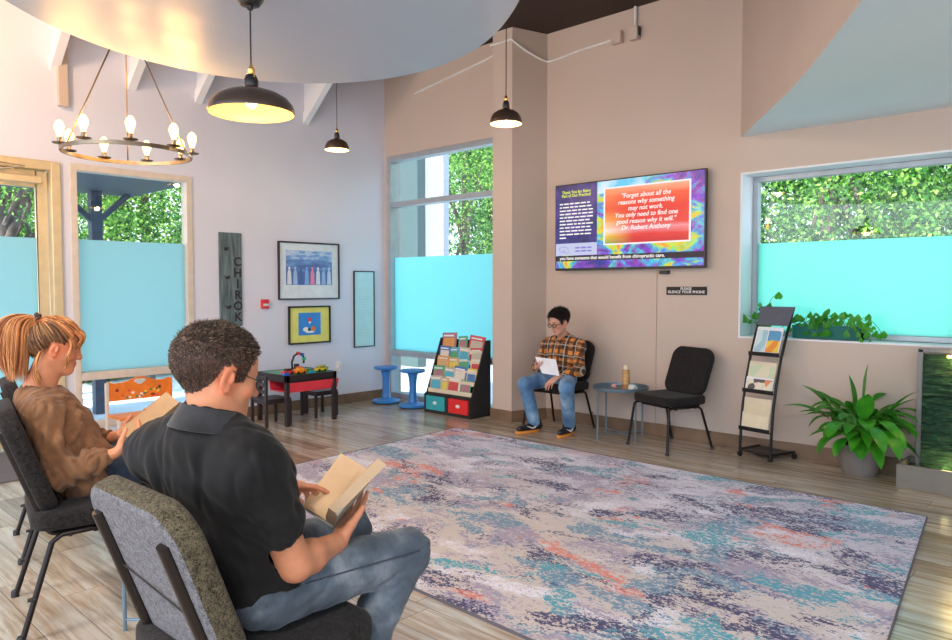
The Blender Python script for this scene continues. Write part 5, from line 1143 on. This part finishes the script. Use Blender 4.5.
def open_book():
    t = thing('open_book', 'thick open paperback held by the person in the black polo', 'book', (-1.68, 1.25, .75)); O = V(-1.68, 1.25, .75)
    g0, g1 = V(-1.676, 1.172, .694), V(-1.687, 1.327, .810); l0, l1 = V(-1.790, 1.172, .712), V(-1.806, 1.322, .838); r0, r1 = V(-1.606, 1.135, .752), V(-1.582, 1.288, .864)
    pg = NT('book_page_paper'); n = pg.noise(pg.coord((1, 1, 1)), 6, 3); pg.bsdf(pg.ramp(n, [(.3, (.46, .31, .18)), (.7, (.58, .41, .25))]), .8)
    ed = NT('page_edges'); sp = ed.n('ShaderNodeTexWave'); sp.inputs['Scale'].default_value = 160; ed.l(ed.coord(), sp.inputs[0]); ed.bsdf(ed.ramp(sp.outputs['Fac'], [(0, (.36, .24, .13)), (1, (.58, .44, .30))]), .8)
    def block(name, a0, a1, b0, b1, th, ups, m):
        a0, a1, b0, b1 = [p - O for p in (a0, a1, b0, b1)]; s = (a1 - a0); w = (b0 - a0); nn = s.cross(w).normalized(); nn = nn if nn.z > 0 else -nn; K = 8; top, bot = [], []
        for j, (p0, q0) in enumerate(((a0, b0), (a1, b1))):
            for i in range(K + 1):
                u = i / K; p = p0.lerp(q0, u); hgt = ups * math.sin(min(1, u * 2.2) * PI / 2) * (1 - u * .35); top.append(p + nn * hgt); bot.append(p - nn * th)
        b = MB(); k1 = K + 1; vs = top + bot; n2 = 2 * k1; fs = []
        for i in range(K): fs += [(i, i + 1, k1 + i + 1, k1 + i), (n2 + k1 + i, n2 + k1 + i + 1, n2 + i + 1, n2 + i), (i + 1, i, n2 + i, n2 + i + 1), (k1 + i, k1 + i + 1, n2 + k1 + i + 1, n2 + k1 + i)]
        fs += [(0, k1, n2 + k1, n2), (K, n2 + K, n2 + k1 + K, k1 + K)]; b.add(vs, fs); return ob(name, b, m, t, smooth=True, sharp=.6), nn
    _, nl = block('left_pages', g0, g1, l0, l1, .008, .006, pg.m); _, nr = block('right_pages', g0, g1, r0, r1, .026, .006, ed.m)
    cv = mat('grey_green_cover', (.30, .31, .27), .5); b = MB(); up = (g1 - g0).normalized() * .004
    L = [(l0 + (l0 - g0) * .03 - nl * .0085 - O - up), (g0 - nl * .0095 - O - up), (g0 - nr * .028 - O - up), (r0 + (r0 - g0) * .03 - nr * .0275 - O - up)]; s = g1 - g0 + up * 2
    for i in range(3):
        p, q = L[i], L[i + 1]; x = (q - p).cross(s).normalized() * .0022; vs = [p - x, q - x, q - x + s, p - x + s, p + x, q + x, q + x + s, p + x + s]; b.add(vs, [(0, 1, 2, 3), (7, 6, 5, 4), (0, 4, 5, 1), (1, 5, 6, 2), (2, 6, 7, 3), (3, 7, 4, 0)])
    ob('cover', b, cv, t)
    b = MB(); s = (g1 - g0); w = (l0 - g0)
    for k in range(20):
        for (u0, u1) in ((.12, .90 if k % 6 else .6),):
            p = g0 + s * (.92 - k * .042) + w * u0 + nl * .0072 - O; q = g0 + s * (.92 - k * .042) + w * u1 + nl * .0056 - O; b.add([p, q, q + s * .012, p + s * .012], [(0, 1, 2, 3)])
    ob('print_lines', b, mat('faded_print', (.50, .36, .22), .8), t, fix=False)['kind'] = 'stuff'
open_book()
# ------------------------------------------------------------------ woman in camel sweater
def woman_reading():
    O = V(-3.38, 1.1, 0); root = thing('person', 'person with blonde ponytail in a camel sweater reading a magazine', 'person', O)
    skin = skin_mat('fair_warm_skin', (.66, .28, .15)); Mh = head_matrix((-3.425, 1.012, 1.098), math.radians(-14), math.radians(-14), .96)
    shL, shR, elL, elR = (-3.600, .975, .845), (-3.295, .915, .835), (-3.66, 1.10, .60), (-3.185, .945, .595); wL, wR = (-3.36, 1.245, .690), (-3.120, 1.140, .665); neck = (-3.450, .930, .925)
    hipL, hipR, knL, knR, anL, anR = (-3.42, 1.10, .565), (-3.27, 1.06, .565), (-3.36, 1.55, .56), (-3.17, 1.50, .56), (-3.30, 1.50, .12), (-3.12, 1.44, .12)
    S = SDF(); head(S, Mh, True)
    S.cap((-3.432, .985, 1.05), (-3.450, .935, .92), .043, .048, k=.03); S.cap((-3.43, 1.01, 1.03), (-3.442, .975, .90), .034, .038, k=.03); S.cap((-3.45, .94, .87), (-3.40, 1.0, .70), .06, .08, k=.03); S.cap((-3.40, 1.0, .70), (-3.345, 1.08, .58), .08, .09, k=.05)
    S.cap((-3.45, .94, .875), shL, .035, .04, k=.025); S.cap((-3.45, .94, .875), shR, .035, .04, k=.025)
    for sh, el, w in ((shL, elL, wL), (shR, elR, wR)): e, w_ = V(*el), V(*w); mid = e.lerp(w_, .35); S.cap(sh, el, .038, .032, k=.02); S.cap(el, mid, .032, .034, k=.02); S.cap(mid, w, .034, .022, k=.02)
    hand(S, wR, (.05, .85, .45), (-.5, -.2, .8), 1, ((.5, .5, .3), (.5, .5, .3), (.55, .5, .3), (.6, .5, .3)), .95, thumb=(.75, .3, .6), tc=.3)
    hand(S, wL, (.35, .85, .35), (.5, -.2, .75), -1, ((.5, .5, .3), (.5, .5, .3), (.55, .5, .3), (.6, .5, .3)), .95, thumb=(.75, .3, .6), tc=.3)
    for h, k_, a in ((hipL, knL, anL), (hipR, knR, anR)): S.cap(h, k_, .06, .045, k=.03); S.cap(k_, a, .042, .03, k=.02); S.cap(a, (a[0] + .02, a[1] + .11, .05), .028, .023, k=.02)
    line = lambda y: np.interp(y, [-.12, -.07, -.045, -.028, -.020, .020, .030, .050, .072, .09], [-.070, -.065, -.035, -.010, .026, .026, .020, .045, .070, .082])
    body = S.mesh(.0042, 'body', skin, None, colf=face_tone(Mh, (.35, .22, .12), line, lips=(.95, .50, .50)))
    hm = hair_mat('copper_blonde_hair', (.14, .040, .012), (.56, .18, .045), (.90, .50, .22)); hd = hair_mat('darker_under_hair', (.05, .02, .010), (.15, .06, .025), (.50, .27, .11))
    R_, N_, q, rg = scalp_roots(body, Mh, line, 5200, 8); tie = np.array((0, -.092, .100)); A = np.array(Mh)
    K = 9; t = np.linspace(0, 1, K)[None, :, None]; c = np.array((0, -.015, .025)); a0 = q - c; a1 = np.broadcast_to(tie - c, q.shape); r0 = np.linalg.norm(a0, axis=1)[:, None, None]; r1 = np.linalg.norm(a1, axis=1)[:, None, None]
    dirs = a0[:, None] / r0 * (1 - t) + a1[:, None] / r1 * t; dirs /= np.linalg.norm(dirs, axis=2)[..., None]; ell_ = 1 / np.sqrt(((dirs / np.array((.080, .100, .090))) ** 2).sum(2))[..., None]
    lift = rg.uniform(.002, .013, (len(q), 1, 1)) * np.sin(np.clip(t * 1.1 + .12, 0, 1) * PI) ** .6; PP = c + dirs * (np.maximum(ell_, r0 * (1 - t) + ell_ * t) + lift) + rg.normal(size=(len(q), 1, 3)) * .0012 * np.sin(t * PI) + (0.006 * np.sin(t * 5 + q[:, :1, None] * 60) * np.array((0, 0, 1)))
    side = (q[:, 2] < .055) & (q[:, 1] < .04); PW = PP @ A[:3, :3].T + A[:3, 3]; hair = locks('hair', PW[~side], .0017, hm, None, 2); hair2 = locks('under_hair', PW[side], .0017, hd, None, 3)
    # ponytail
    n = 1900; rg = np.random.default_rng(5); K = 12; tt = np.linspace(0, 1, K)[None, :, None]; th = rg.uniform(0, 2 * PI, (n, 1, 1)); ra = np.sqrt(rg.uniform(0, 1, (n, 1, 1))); T = np.array(Mh @ V(0, -.100, .108)); fwd = V(.24, .97, 0)
    bk = np.array((-.24, -.97, 0.)); rt = np.array((.97, -.24, 0.)); Lh = rg.uniform(.75, 1.12, (n, 1, 1)); sd = np.cos(th) * ra; bd = np.sin(th) * ra
    out = .082 * np.sin(tt * 2.0) + bd * .075 * np.sin(tt * PI * .8 + .15); dn = .045 * np.sin(tt * PI * .5) * (1 - tt) * 2 - .235 * Lh * tt ** 1.55 + bd * .012
    wob = .010 * np.sin(tt * 7 + th * 2) * tt; PT = T + bk * (out + wob) + rt * (sd * (.018 + .065 * tt ** .8)) + np.array((0, 0, 1.)) * dn; tail = locks('ponytail', PT, .0019, hm, None, 6)
    # bangs and loose face strands
    n = 260; K = 10; tt = np.linspace(0, 1, K)[None, :, None]; rx = rg.uniform(-.055, .062, (n, 1, 1)); st = np.concatenate([rx, .062 + .0 * rx, .098 - .25 * np.abs(rx)], 2); side_ = np.sign(rx + .001); Lb = rg.uniform(.55, 1.0, (n, 1, 1))
    en = np.concatenate([rx * 1.15 + side_ * .010, .098 - np.abs(rx) * .35, .098 - .25 * np.abs(rx) - .085 * Lb], 2); PB = st * (1 - tt) + en * tt + np.array((0, 1, .35)) * .022 * np.sin(tt * PI) + rg.normal(size=(n, 1, 3)) * .003; fr = locks('fringe', PB @ A[:3, :3].T + A[:3, 3], .0016, hm, None, 7)
    n = 70; s0 = rg.normal(size=(n, 1, 3)) * .004 + np.array((.070, .045, .050)); e0 = rg.normal(size=(n, 1, 3)) * .005 + np.array((.082, .050, -.075)); PB = s0 * (1 - tt) + e0 * tt + np.array((.020, .012, 0)) * np.sin(tt * PI * 1.0) + np.array((0, 1, 0)) * .006 * np.sin(tt * 8); n2 = 60; s1 = rg.normal(size=(n2, 1, 3)) * .004 + np.array((.070, -.050, -.030)); e1 = rg.normal(size=(n2, 1, 3)) * .008 + np.array((.085, -.02, -.17)); PB2 = s1 * (1 - tt) + e1 * tt + np.array((.02, -.02, 0)) * np.sin(tt * PI); lo_ = locks('loose_locks', np.concatenate([PB, PB2]) @ A[:3, :3].T + A[:3, 3], .0014, hm, None, 9)
    tieo = ob('hair_tie', MB().tube([tuple(Mh @ V(.020 * math.cos(a), -.098 + .012 * math.sin(a), .104 + .020 * math.sin(a))) for a in [k * PI / 8 for k in range(16)]], .008, 8, closed=True).ball(tuple(Mh @ V(.018, -.10, .125)), .010, 10, 8), mat('brown_scrunchie', (.10, .05, .035), .8), None, smooth=True)
    # sweater
    S = SDF(); Rz = Matrix.Rotation(math.radians(-12), 3, 'Z'); S.ell((-3.330, 1.085, .565), (.170, .145, .14), Rz, k=.05); S.ell((-3.375, 1.03, .70), (.150, .125, .15), Rz, k=.06); S.ell((-3.43, .985, .81), (.155, .115, .13), Rz, k=.06)
    for s in (-1, 1): S.ell(tuple(V(-3.415, 1.055, .775) + V(.97, -.24, 0) * s * .065), (.058, .055, .055), k=.04)
    S.cap(shL, shR, .062, .062, k=.05); S.cap((-3.452, .935, .885), shL, .058, .060, k=.04); S.cap((-3.452, .935, .885), shR, .058, .060, k=.04)
    for sh, el, w in ((shL, elL, wL), (shR, elR, wR)):
        a, e, w_ = V(*sh), V(*el), V(*w); S.cap(a, e, .060, .056, k=.03); S.cap(e, e.lerp(w_, .55), .056, .050, k=.02); S.cap(e.lerp(w_, .55), e.lerp(w_, .80), .050, .034, k=.02); dd = (w_ - e).normalized(); S.ell(tuple(e.lerp(w_, .86) + dd * .045), .042, k=.004, op='s')
    S.ell((-3.430, .990, .985), (.082, .078, .072), Rz, k=.012, op='s')
    def dsp(P): 
        f = fbm(P * np.array([1.1, 1.1, .42]), 72, 11, 2); el = np.exp(-((P - np.array([-3.20, .97, .63])) ** 2).sum(1) / .010); ax = np.exp(-((P - np.array([-3.30, 1.0, .76])) ** 2).sum(1) / .012)
        return .016 * np.abs(f) - .004 + .014 * el * np.sin(P @ np.array([40, 90, 70])) + .010 * ax * np.sin(P @ np.array([70, -60, 60]))
    sw = S.mesh(.0058, 'sweater', cloth_mat('camel_knit', (.145, .066, .030), (.26, .130, .064), 9, 260, .9, .45), None, disp=dsp)
    S = SDF(); S.ell((-3.34, 1.09, .565), (.165, .13, .085), Rz, k=.05)
    for h, k_, a in ((hipL, knL, anL), (hipR, knR, anR)): S.cap(h, k_, .080, .058, k=.04); S.cap(k_, a, .055, .042, k=.02)
    je = S.mesh(.007, 'jeans', cloth_mat('dark_navy_denim', (.012, .018, .035), (.030, .045, .075), 14, 300), None, disp=lambda P: .004 * np.abs(fbm(P, 26, 3, 2)))
    for a in (anL, anR): hl = (a[0] - .01, a[1] - .04, .001); to = (a[0] + .04, a[1] + .19, .001); S = SDF(); shoe(S, (hl[0], hl[1], .013), (to[0], to[1], .013), .9); sh = S.mesh(.007, 'shoe', M['black_matte'], None); ob('sole', sole(hl, to, .9), M['white'], sh, bevel=.004); sh.location = -O; sh.parent = root
    for o in (body, hair, hair2, tail, fr, lo_, tieo, sw, je): o.location = -O; o.parent = root
woman_reading()
def magazine_open():
    t = thing('open_magazine', 'open tan paged magazine held by the person in the camel sweater', 'magazine', (-3.15, 1.335, .745)); pm = mat('tan_page', (.44, .28, .145), .7, vary=.1)
    R = Matrix.Rotation(math.radians(-14), 4, 'Z') @ Matrix.Rotation(math.radians(38), 4, 'X'); X_ = .165; vs = []; K = 8
    for s, nm in ((-1, 'left_page'), (1, 'right_page')):
        top = []; b = MB(); P0 = []
        for j in (-.125, .125):
            for i in range(K + 1): u = i / K; P0.append(R @ V(s * X_ * u, j, .030 * math.sin(u * PI * .55) + .035 * u))
        b.add(P0 + [p - R.to_3x3() @ V(0, 0, .003) for p in P0], [f for i in range(K) for f in ((i, i + 1, K + 2 + i, K + 1 + i), (2 * K + 2 + i + 1, 2 * K + 2 + i, 3 * K + 3 + i, 3 * K + 4 + i))] + [(0, K + 1, 3 * K + 3, 2 * K + 2), (K, 3 * K + 2, 4 * K + 3, 2 * K + 1)] + [(i + 1, i, 2 * K + 2 + i, 2 * K + 3 + i) for i in range(K)] + [(K + 1 + i, K + 2 + i, 3 * K + 4 + i, 3 * K + 3 + i) for i in range(K)])
        ob(nm, b, pm, t, smooth=True, sharp=.6)
magazine_open()
# ------------------------------------------------------------------ seated young man in plaid by the column
def man_far():
    O = V(-4.05, 5.4, 0); root = thing('person', 'person in orange plaid shirt and jeans seated by the column reading paper', 'person', O)
    skin = skin_mat('light_skin', (.66, .36, .26)); Mh = head_matrix((-4.035, 5.455, 1.035), PI - math.radians(10), math.radians(-20), .97)
    shA, shB, elA, elB = (-4.235, 5.545, .800), (-3.885, 5.555, .805), (-4.285, 5.440, .585), (-3.800, 5.450, .590)   # A = image left (his right)
    wA, wB = (-4.165, 5.285, .600), (-3.900, 5.270, .545); neck = (-4.055, 5.56, .875); hA, hB, kA, kB, aA, aB = (-4.13, 5.50, .50), (-3.97, 5.50, .50), (-4.155, 5.10, .470), (-3.700, 5.115, .475), (-4.185, 5.270, .10), (-3.865, 5.385, .10)
    S = SDF(); head(S, Mh); S.cap((-4.045, 5.49, .98), (-4.055, 5.545, .87), .046, .052, k=.03); S.cap((-4.055, 5.56, .83), (-4.05, 5.52, .60), .06, .09, k=.03); S.cap((-4.055, 5.56, .83), shA, .035, .04, k=.02); S.cap((-4.055, 5.56, .83), shB, .035, .04, k=.02)
    for sh, el, w in ((shA, elA, wA), (shB, elB, wB)): e, w_ = V(*el), V(*w); S.cap(sh, el, .038, .032, k=.02); S.cap(el, w, .033, .022, k=.02)
    hand(S, wA, (.75, -.5, .15), (.0, .35, 1), 1, ((.4, .4, .3),) * 4, .95, thumb=(.7, .3, .7), tc=-.3)
    hand(S, wB, (-.35, -.75, -.45), (-.1, .4, -.9), -1, ((.3, .4, .2), (.35, .4, .2), (.4, .4, .2), (.5, .4, .2)), .95, thumb=(.75, .5, .3))
    for h, k_, a in ((hA, kA, aA), (hB, kB, aB)): S.cap(h, k_, .06, .045, k=.03); S.cap(k_, a, .042, .03, k=.02)
    line = lambda y: np.interp(y, [-.12, -.07, -.045, -.028, -.024, .018, .024, .042, .050, .072, .09], [-.082, -.078, -.055, -.030, .024, .024, -.020, -.010, .030, .068, .080])
    body = S.mesh(.0048, 'body', skin, None, colf=face_tone(Mh, (.06, .05, .05), line)); R_, N_, q, rg = scalp_roots(body, Mh, line, 3600, 14)
    A = np.array(Mh.to_3x3().normalized()); fl = np.stack([rg.normal(size=len(q)) * .3, np.where(q[:, 2] > .05, .5, 0), np.where(q[:, 2] > .05, .4, -.8)], 1) @ A.T
    hair = strands('hair', R_, N_ * .9 + fl * .6 + rg.normal(size=R_.shape) * .3, np.interp(q[:, 2], [-.08, .0, .06, .12], [.008, .014, .034, .040]), .0017, hair_mat('near_black_hair', (.008, .006, .006), (.022, .014, .012), (.06, .04, .03)), None, curl=2.2, grav=.2, n=5, seed=5)
    S = SDF(); S.ell((-4.05, 5.52, .53), (.155, .115, .11), k=.05); S.ell((-4.05, 5.525, .65), (.155, .115, .15), k=.06); S.ell((-4.055, 5.545, .765), (.170, .105, .12), k=.06); S.cap(shA, shB, .062, .062, k=.05); S.cap(neck, shA, .058, .06, k=.04); S.cap(neck, shB, .058, .06, k=.04)
    for sh, el, w in ((shA, elA, wA), (shB, elB, wB)): e, w_ = V(*el), V(*w); S.cap(sh, e, .056, .050, k=.03); S.cap(e, e.lerp(w_, .82), .050, .040, k=.02); dd = (w_ - e).normalized(); S.ell(tuple(e.lerp(w_, .86) + dd * .045), .044, k=.004, op='s')
    S.ell((-4.045, 5.50, .945), (.060, .070, .065), k=.008, op='s')
    t = NT('orange_plaid_flannel'); tc = t.n('ShaderNodeTexCoord'); sp = t.n('ShaderNodeSeparateXYZ'); t.l(tc.outputs['Object'], sp.inputs[0]); wz = t.math('ADD', sp.outputs[2], t.math('MULTIPLY', sp.outputs[1], .35))
    def st(x, per, ph, duty): return t.math('LESS_THAN', t.math('FRACT', t.math('ADD', t.math('DIVIDE', x, per), ph)), duty)
    c = t.mix(st(sp.outputs[0], .105, .1, .45), (.72, .25, .04), (.10, .04, .025)); c2 = t.mix(st(wz, .105, .3, .45), (.80, .30, .05), (.08, .03, .02)); c = t.mix(.5, c, c2); c = t.mix(t.math('MULTIPLY', st(sp.outputs[0], .07, .62, .40), .85), c, (.03, .015, .012)); c = t.mix(t.math('MULTIPLY', st(wz, .07, .72, .40), .80), c, (.035, .018, .012))
    c = t.mix(t.math('MULTIPLY', st(sp.outputs[0], .105, .1, .45), st(wz, .105, .3, .45)), c, (.012, .010, .012)); c = t.mix(t.math('MULTIPLY', st(sp.outputs[0], .105, .84, .11), .4), c, (.78, .68, .55)); c = t.mix(t.math('MULTIPLY', st(wz, .105, .05, .11), .4), c, (.78, .68, .55)); t.bsdf(c, .9, sheen=.2)
    shirt = S.mesh(.006, 'plaid_shirt', t.m, None, disp=lambda P: .005 * np.abs(fbm(P, 60, 21, 2)))
    b = MB()
    for s in (-1, 1): b.tube([(-4.048 + s * .050, 5.565, .905), (-4.046 + s * .058, 5.52, .895), (-4.045 + s * .040, 5.465, .865), (-4.045 + s * .012, 5.455, .842)], [.014, .016, .017, .008], 8, sy=.6)
    b.tube([(-4.098, 5.565, .905), (-4.05, 5.60, .915), (-3.998, 5.565, .905)], .016, 8, sy=.7); col_ = ob('collar', b, t.m, None, smooth=True, fix=False)
    S = SDF(); S.ell((-4.05, 5.50, .505), (.155, .12, .08), k=.05)
    for h, k_, a in ((hA, kA, aA), (hB, kB, aB)): S.cap(h, k_, .082, .064, k=.04); S.cap(k_, a, .064, .056, k=.02)
    t = NT('washed_blue_denim'); f = t.noise(t.coord((1, 1, .6)), 6, 4); t.bsdf(t.ramp(f, [(.34, (.05, .13, .28)), (.52, (.12, .27, .47)), (.70, (.34, .52, .70))]), .85, sheen=.1)
    jeans = S.mesh(.0065, 'jeans', t.m, None, disp=lambda P: .005 * np.abs(fbm(P, 60, 31, 2)))
    gum = mat('gum_sole', (.75, .28, .05), .6); wht = M['white']
    for (hl, to) in (((-4.175, 5.33, .001), (-4.235, 5.075, .001)), ((-3.875, 5.45, .001), (-3.845, 5.195, .001))):
        S = SDF(); shoe(S, (hl[0], hl[1], .015), (to[0], to[1], .015), .95); sh = S.mesh(.005, 'shoe', M['black'], None); so_ = ob('sole', sole(hl, to, .98, .044), gum, sh, bevel=.004)
        d = (V(*to) - V(*hl)).normalized(); m_ = V(*hl) + d * .11; side = V(d.y, -d.x, 0); side = side if side.x > 0 else -side; side = side if side.x * 1 > 0 else side
        for sg in (1, -1):
            p = m_ + side * .042 * sg + V(0, 0, .045); ob('side_swoosh', MB().tube([p - d * .055 + V(0, 0, .028), p - d * .035 + V(0, 0, .006), p - d * .005 - V(0, 0, .002), p + d * .055 + V(0, 0, .022) - side * sg * .008], [.002, .006, .008, .002], 6), wht, sh, smooth=True)
        sh.location = -O; sh.parent = root
    for o in (body, hair, shirt, col_, jeans): o.location = -O; o.parent = root
    glasses(root, Matrix.Translation(-O) @ Mh, .0034, r=(.024, .018))
man_far()
o = ob('paper_sheet', MB().add([V(-4.150, 5.235, .712), V(-3.895, 5.215, .705), V(-3.845, 5.205, .560), V(-4.050, 5.215, .568)] + [V(-4.150, 5.238, .712), V(-3.895, 5.218, .705), V(-3.845, 5.208, .560), V(-4.050, 5.218, .568)], [(0, 1, 2, 3), (7, 6, 5, 4), (0, 4, 5, 1), (1, 5, 6, 2), (2, 6, 7, 3), (3, 7, 4, 0)]), M['paper']); tag(o, 'white paper sheet held by the person in orange plaid shirt', 'paper')
# ---------------------------------------------------------------- outside
b = MB(); b.box((-40, -14, -.30), (-7.05, 40, -.13)); b.box((-7.05, 6.2, -.30), (30, 40, -.13)); struct('ground_pavement', b, M['concrete'])
b = MB(); b.box((-12.6, 9.2, -.13), (-9.42, 9.34, 5.2)); o = struct('neighbour_wall', b, M['white_wall_out'])
b = MB(); b.box((-13.5, 9.0, -.13), (-9.90, 9.199, 5.2)); struct('neighbour_wall_grey', b, M['grey_wall_out'])
t = thing('entrance_canopy', 'navy steel canopy on a post outside the left window', 'canopy', (-8.2, 2.2, 0))
ob('canopy_roof', MB().box((-1.05, -4.2, 2.47), (1.1, 1.42, 2.72)), M['navy_paint'], t, bevel=.01)
ob('post', MB().box((-.86, .86, -.13), (-.74, .98, 2.47)), M['navy_paint'], t, bevel=.005); ob('knee_brace', MB().bar((-.80, .92, 2.10), (-.80, .50, 2.47), .06, .06).bar((-.80, .92, 2.10), (-.80, 1.30, 2.47), .06, .06), M['navy_paint'], t)
def foliage(name, clumps, n, size, m, parent, seed):
    rg = np.random.default_rng(seed); P = []; 
    w = np.array([c[3] * c[4] * c[5] for c in clumps]) ** .67; w /= w.sum(); idx = rg.choice(len(clumps), n, p=w)
    C = np.array(clumps)[idx]; d = rg.normal(size=(n, 3)); d /= np.linalg.norm(d, axis=1)[:, None]
    r = rg.uniform(.55, 1.0, (n, 1)) ** .6; lump = 1 + .22 * np.sin(d[:, :1] * 9 + C[:, :1] * 5) * np.sin(d[:, 1:2] * 8 + C[:, 1:2] * 3)
    p = C[:, :3] + d * r * lump * C[:, 3:6]
    a = rg.normal(size=(n, 3)); a[:, 2] -= .4; a /= np.linalg.norm(a, axis=1)[:, None]; c = np.cross(a, rg.normal(size=(n, 3))); c /= np.linalg.norm(c, axis=1)[:, None]
    s = rg.uniform(.6, 1.3, (n, 1)) * size
    v = np.stack([p, p + a * s * .5 + c * s * .28, p + a * s, p + a * s * .5 - c * s * .28], 1).reshape(-1, 3)
    me = bpy.data.meshes.new(name); f = np.arange(4 * n).reshape(-1, 4); me.from_pydata(v.tolist(), [], f.tolist()); me.update(); return link(name, me, m, parent)
def tree(label, x, y, h, rad, n, seed, trunk_r=.10, size=.062, low=.8, m='tree_leaf', name='leafy_tree', lean=(0, 0), cat='tree', group='trees outside the windows'):
    t = thing(name, label, cat, (x, y, -.13), 0, group); random.seed(seed); cl = []
    for k in range(7): cl.append((random.uniform(-.6, .6) * rad + lean[0], random.uniform(-.6, .6) * rad + lean[1], random.uniform(low, h - rad * .3), rad * random.uniform(.4, .65), rad * random.uniform(.4, .65), rad * random.uniform(.35, .55)))
    cl.append((lean[0], lean[1], (low + h) / 2, rad * .7, rad * .7, (h - low) / 2))
    b = MB(); b.tube([(0, 0, 0), (lean[0] * .3, lean[1] * .3, h * .3), (lean[0] * .8, lean[1] * .8, h * .65), (lean[0], lean[1], h * .95)], [trunk_r, trunk_r * .8, trunk_r * .55, trunk_r * .2], 10)
    for k in range(6):
        z = h * random.uniform(.3, .7); a = random.uniform(0, 2 * PI); q = cl[k][:3]; b.tube([(lean[0] * z / h, lean[1] * z / h, z), ((q[0] + lean[0]) / 2, (q[1] + lean[1]) / 2, (z + q[2]) / 2 + .1), q], [trunk_r * .45, trunk_r * .3, trunk_r * .1], 7)
    ob('trunk', b, M['bark'], t, smooth=True); foliage('foliage', cl, n, size, M[m], t, seed); return t
tree('broad bright green tree outside the right window', -3.1, 9.6, 4.6, 1.5, 27000, 1, lean=(.3, 0), low=.6)
tree('dense darker tree at the left edge of the right window view', -4.6, 9.9, 4.4, 1.1, 18000, 2, m='tree_leaf_dark', low=.5)
tree('pale leaved tree at the outer end of the right window view', -1.4, 9.9, 4.8, 1.6, 27000, 3, lean=(.2, .1), low=.6)
tree('tall dark tree further back behind the right window trees', -2.6, 12.6, 5.6, 2.6, 27000, 4, m='tree_leaf_dark', low=.6, size=.12)
tree('tall bright tree outside the corner window beside the white wall', -11.3, 11.7, 6.6, 2.1, 36000, 5, low=.8)
tree('dark tree behind the bright one outside the corner window', -13.0, 14.4, 7.2, 2.2, 24000, 6, m='tree_leaf_dark', low=.6, size=.12)
tree('bright tree outside the left window beyond the canopy post', -11.2, 4.6, 4.4, 1.25, 27000, 7, low=1.3)
tree('leafy tree behind the canopy outside the left window', -12.6, 3.2, 4.0, 1.2, 18000, 8, low=1.2)
tree('slim tree with bare leaning trunk outside the glazed door', -10.2, 2.0, 4.2, .9, 1600, 9, low=2.4, lean=(.2, .9), trunk_r=.08)
tree('second bare trunk tree outside the glazed door', -10.8, 2.9, 4.6, .9, 1600, 10, low=2.5, lean=(.2, -.5), trunk_r=.09)
tree('bright leafy tree filling the view beyond the door', -14.5, 2.6, 4.6, 2.2, 27000, 11, low=.7)
tree('large tree at the far right beyond the left window', -13.0, 6.8, 5.0, 2.0, 27000, 12, low=.7)
for i, (x, y, lb) in enumerate(((-12.2, 2.2, 'low dark shrub across the pavement outside the left window'), (-12.4, 3.9, 'round low shrub beside the far pavement edge'), (-12.5, 5.4, 'low shrub outside, furthest toward the corner'))):
    t = thing('low_shrub', lb, 'shrub', (x, y, -.13), 0, 'low shrubs across the pavement'); foliage('foliage', [(0, 0, .3, .5, .8, .4), (.1, .4, .25, .4, .5, .35)], 2200, .10, M['tree_leaf_dark'], t, 50 + i); ob('stem', MB().tube([(0, 0, 0), (0, .1, .4)], .04, 6), M['bark'], t)
# ---------------------------------------------------------------- light and camera
w = bpy.data.worlds.new('sky'); SC.world = w; w.use_nodes = True; nt = w.node_tree; nt.nodes.clear()
tc = nt.nodes.new('ShaderNodeTexCoord'); sp = nt.nodes.new('ShaderNodeSeparateXYZ'); rp = nt.nodes.new('ShaderNodeValToRGB'); bg = nt.nodes.new('ShaderNodeBackground'); out = nt.nodes.new('ShaderNodeOutputWorld')
nt.links.new(tc.outputs['Generated'], sp.inputs[0]); nt.links.new(sp.outputs[2], rp.inputs[0]); nt.links.new(rp.outputs[0], bg.inputs[0]); nt.links.new(bg.outputs[0], out.inputs[0])
e = rp.color_ramp.elements; e[0].position = 0; e[0].color = (.80, .86, .92, 1); e[1].position = .6; e[1].color = (.38, .60, .95, 1)
bg.inputs[1].default_value = 1.7
s = bpy.data.lights.new('sun', 'SUN'); s.energy = 4.5; s.angle = .02; s.color = (1, .95, .86); so = bpy.data.objects.new('sun', s); COL.objects.link(so)
so.rotation_euler = V(-.10, .62, -.90).to_track_quat('-Z', 'Y').to_euler()
def area(name, loc, rot, sx, sy, power, col):
    l = bpy.data.lights.new(name, 'AREA'); l.shape = 'RECTANGLE'; l.size = sx; l.size_y = sy; l.energy = power; l.color = col; o = bpy.data.objects.new(name, l); COL.objects.link(o); o.location = loc; o.rotation_euler = rot; return o
area('added_fill_light', (.6, -1.6, HC - .05), (0, 0, 0), 1.2, .6, 90, (1, .90, .80))  # added area lights behind the camera, no fixtures, to brighten the room
area('added_fill_light', (-3.2, -1.8, HC - .05), (0, 0, 0), 1.2, .6, 90, (1, .90, .80))
lamp('added_warm_light', (-5.7, .9, 3.5), 45, (1, .56, .26), .12)  # added point light without a fixture, warms the upper left wall
cam = bpy.data.cameras.new('camera'); co = bpy.data.objects.new('camera', cam); COL.objects.link(co); SC.camera = co
cam.sensor_width = 36; cam.lens = 719 / 952 * 36; cam.clip_start = .05; cam.clip_end = 200
co.location = (0, 0, 1.35); co.rotation_euler = (PI / 2 - math.atan(32 / 719), 0, math.radians(43.1))
SC.view_settings.view_transform = 'Standard'; SC.view_settings.look = 'None'; SC.view_settings.exposure = 1.1; SC.view_settings.gamma = 1; SC.view_settings.use_curve_mapping = False
SC.cycles.use_denoising = True
SC.cycles.max_bounces = 10; SC.cycles.diffuse_bounces = 5; SC.cycles.transparent_max_bounces = 12; SC.cycles.sample_clamp_indirect = 6
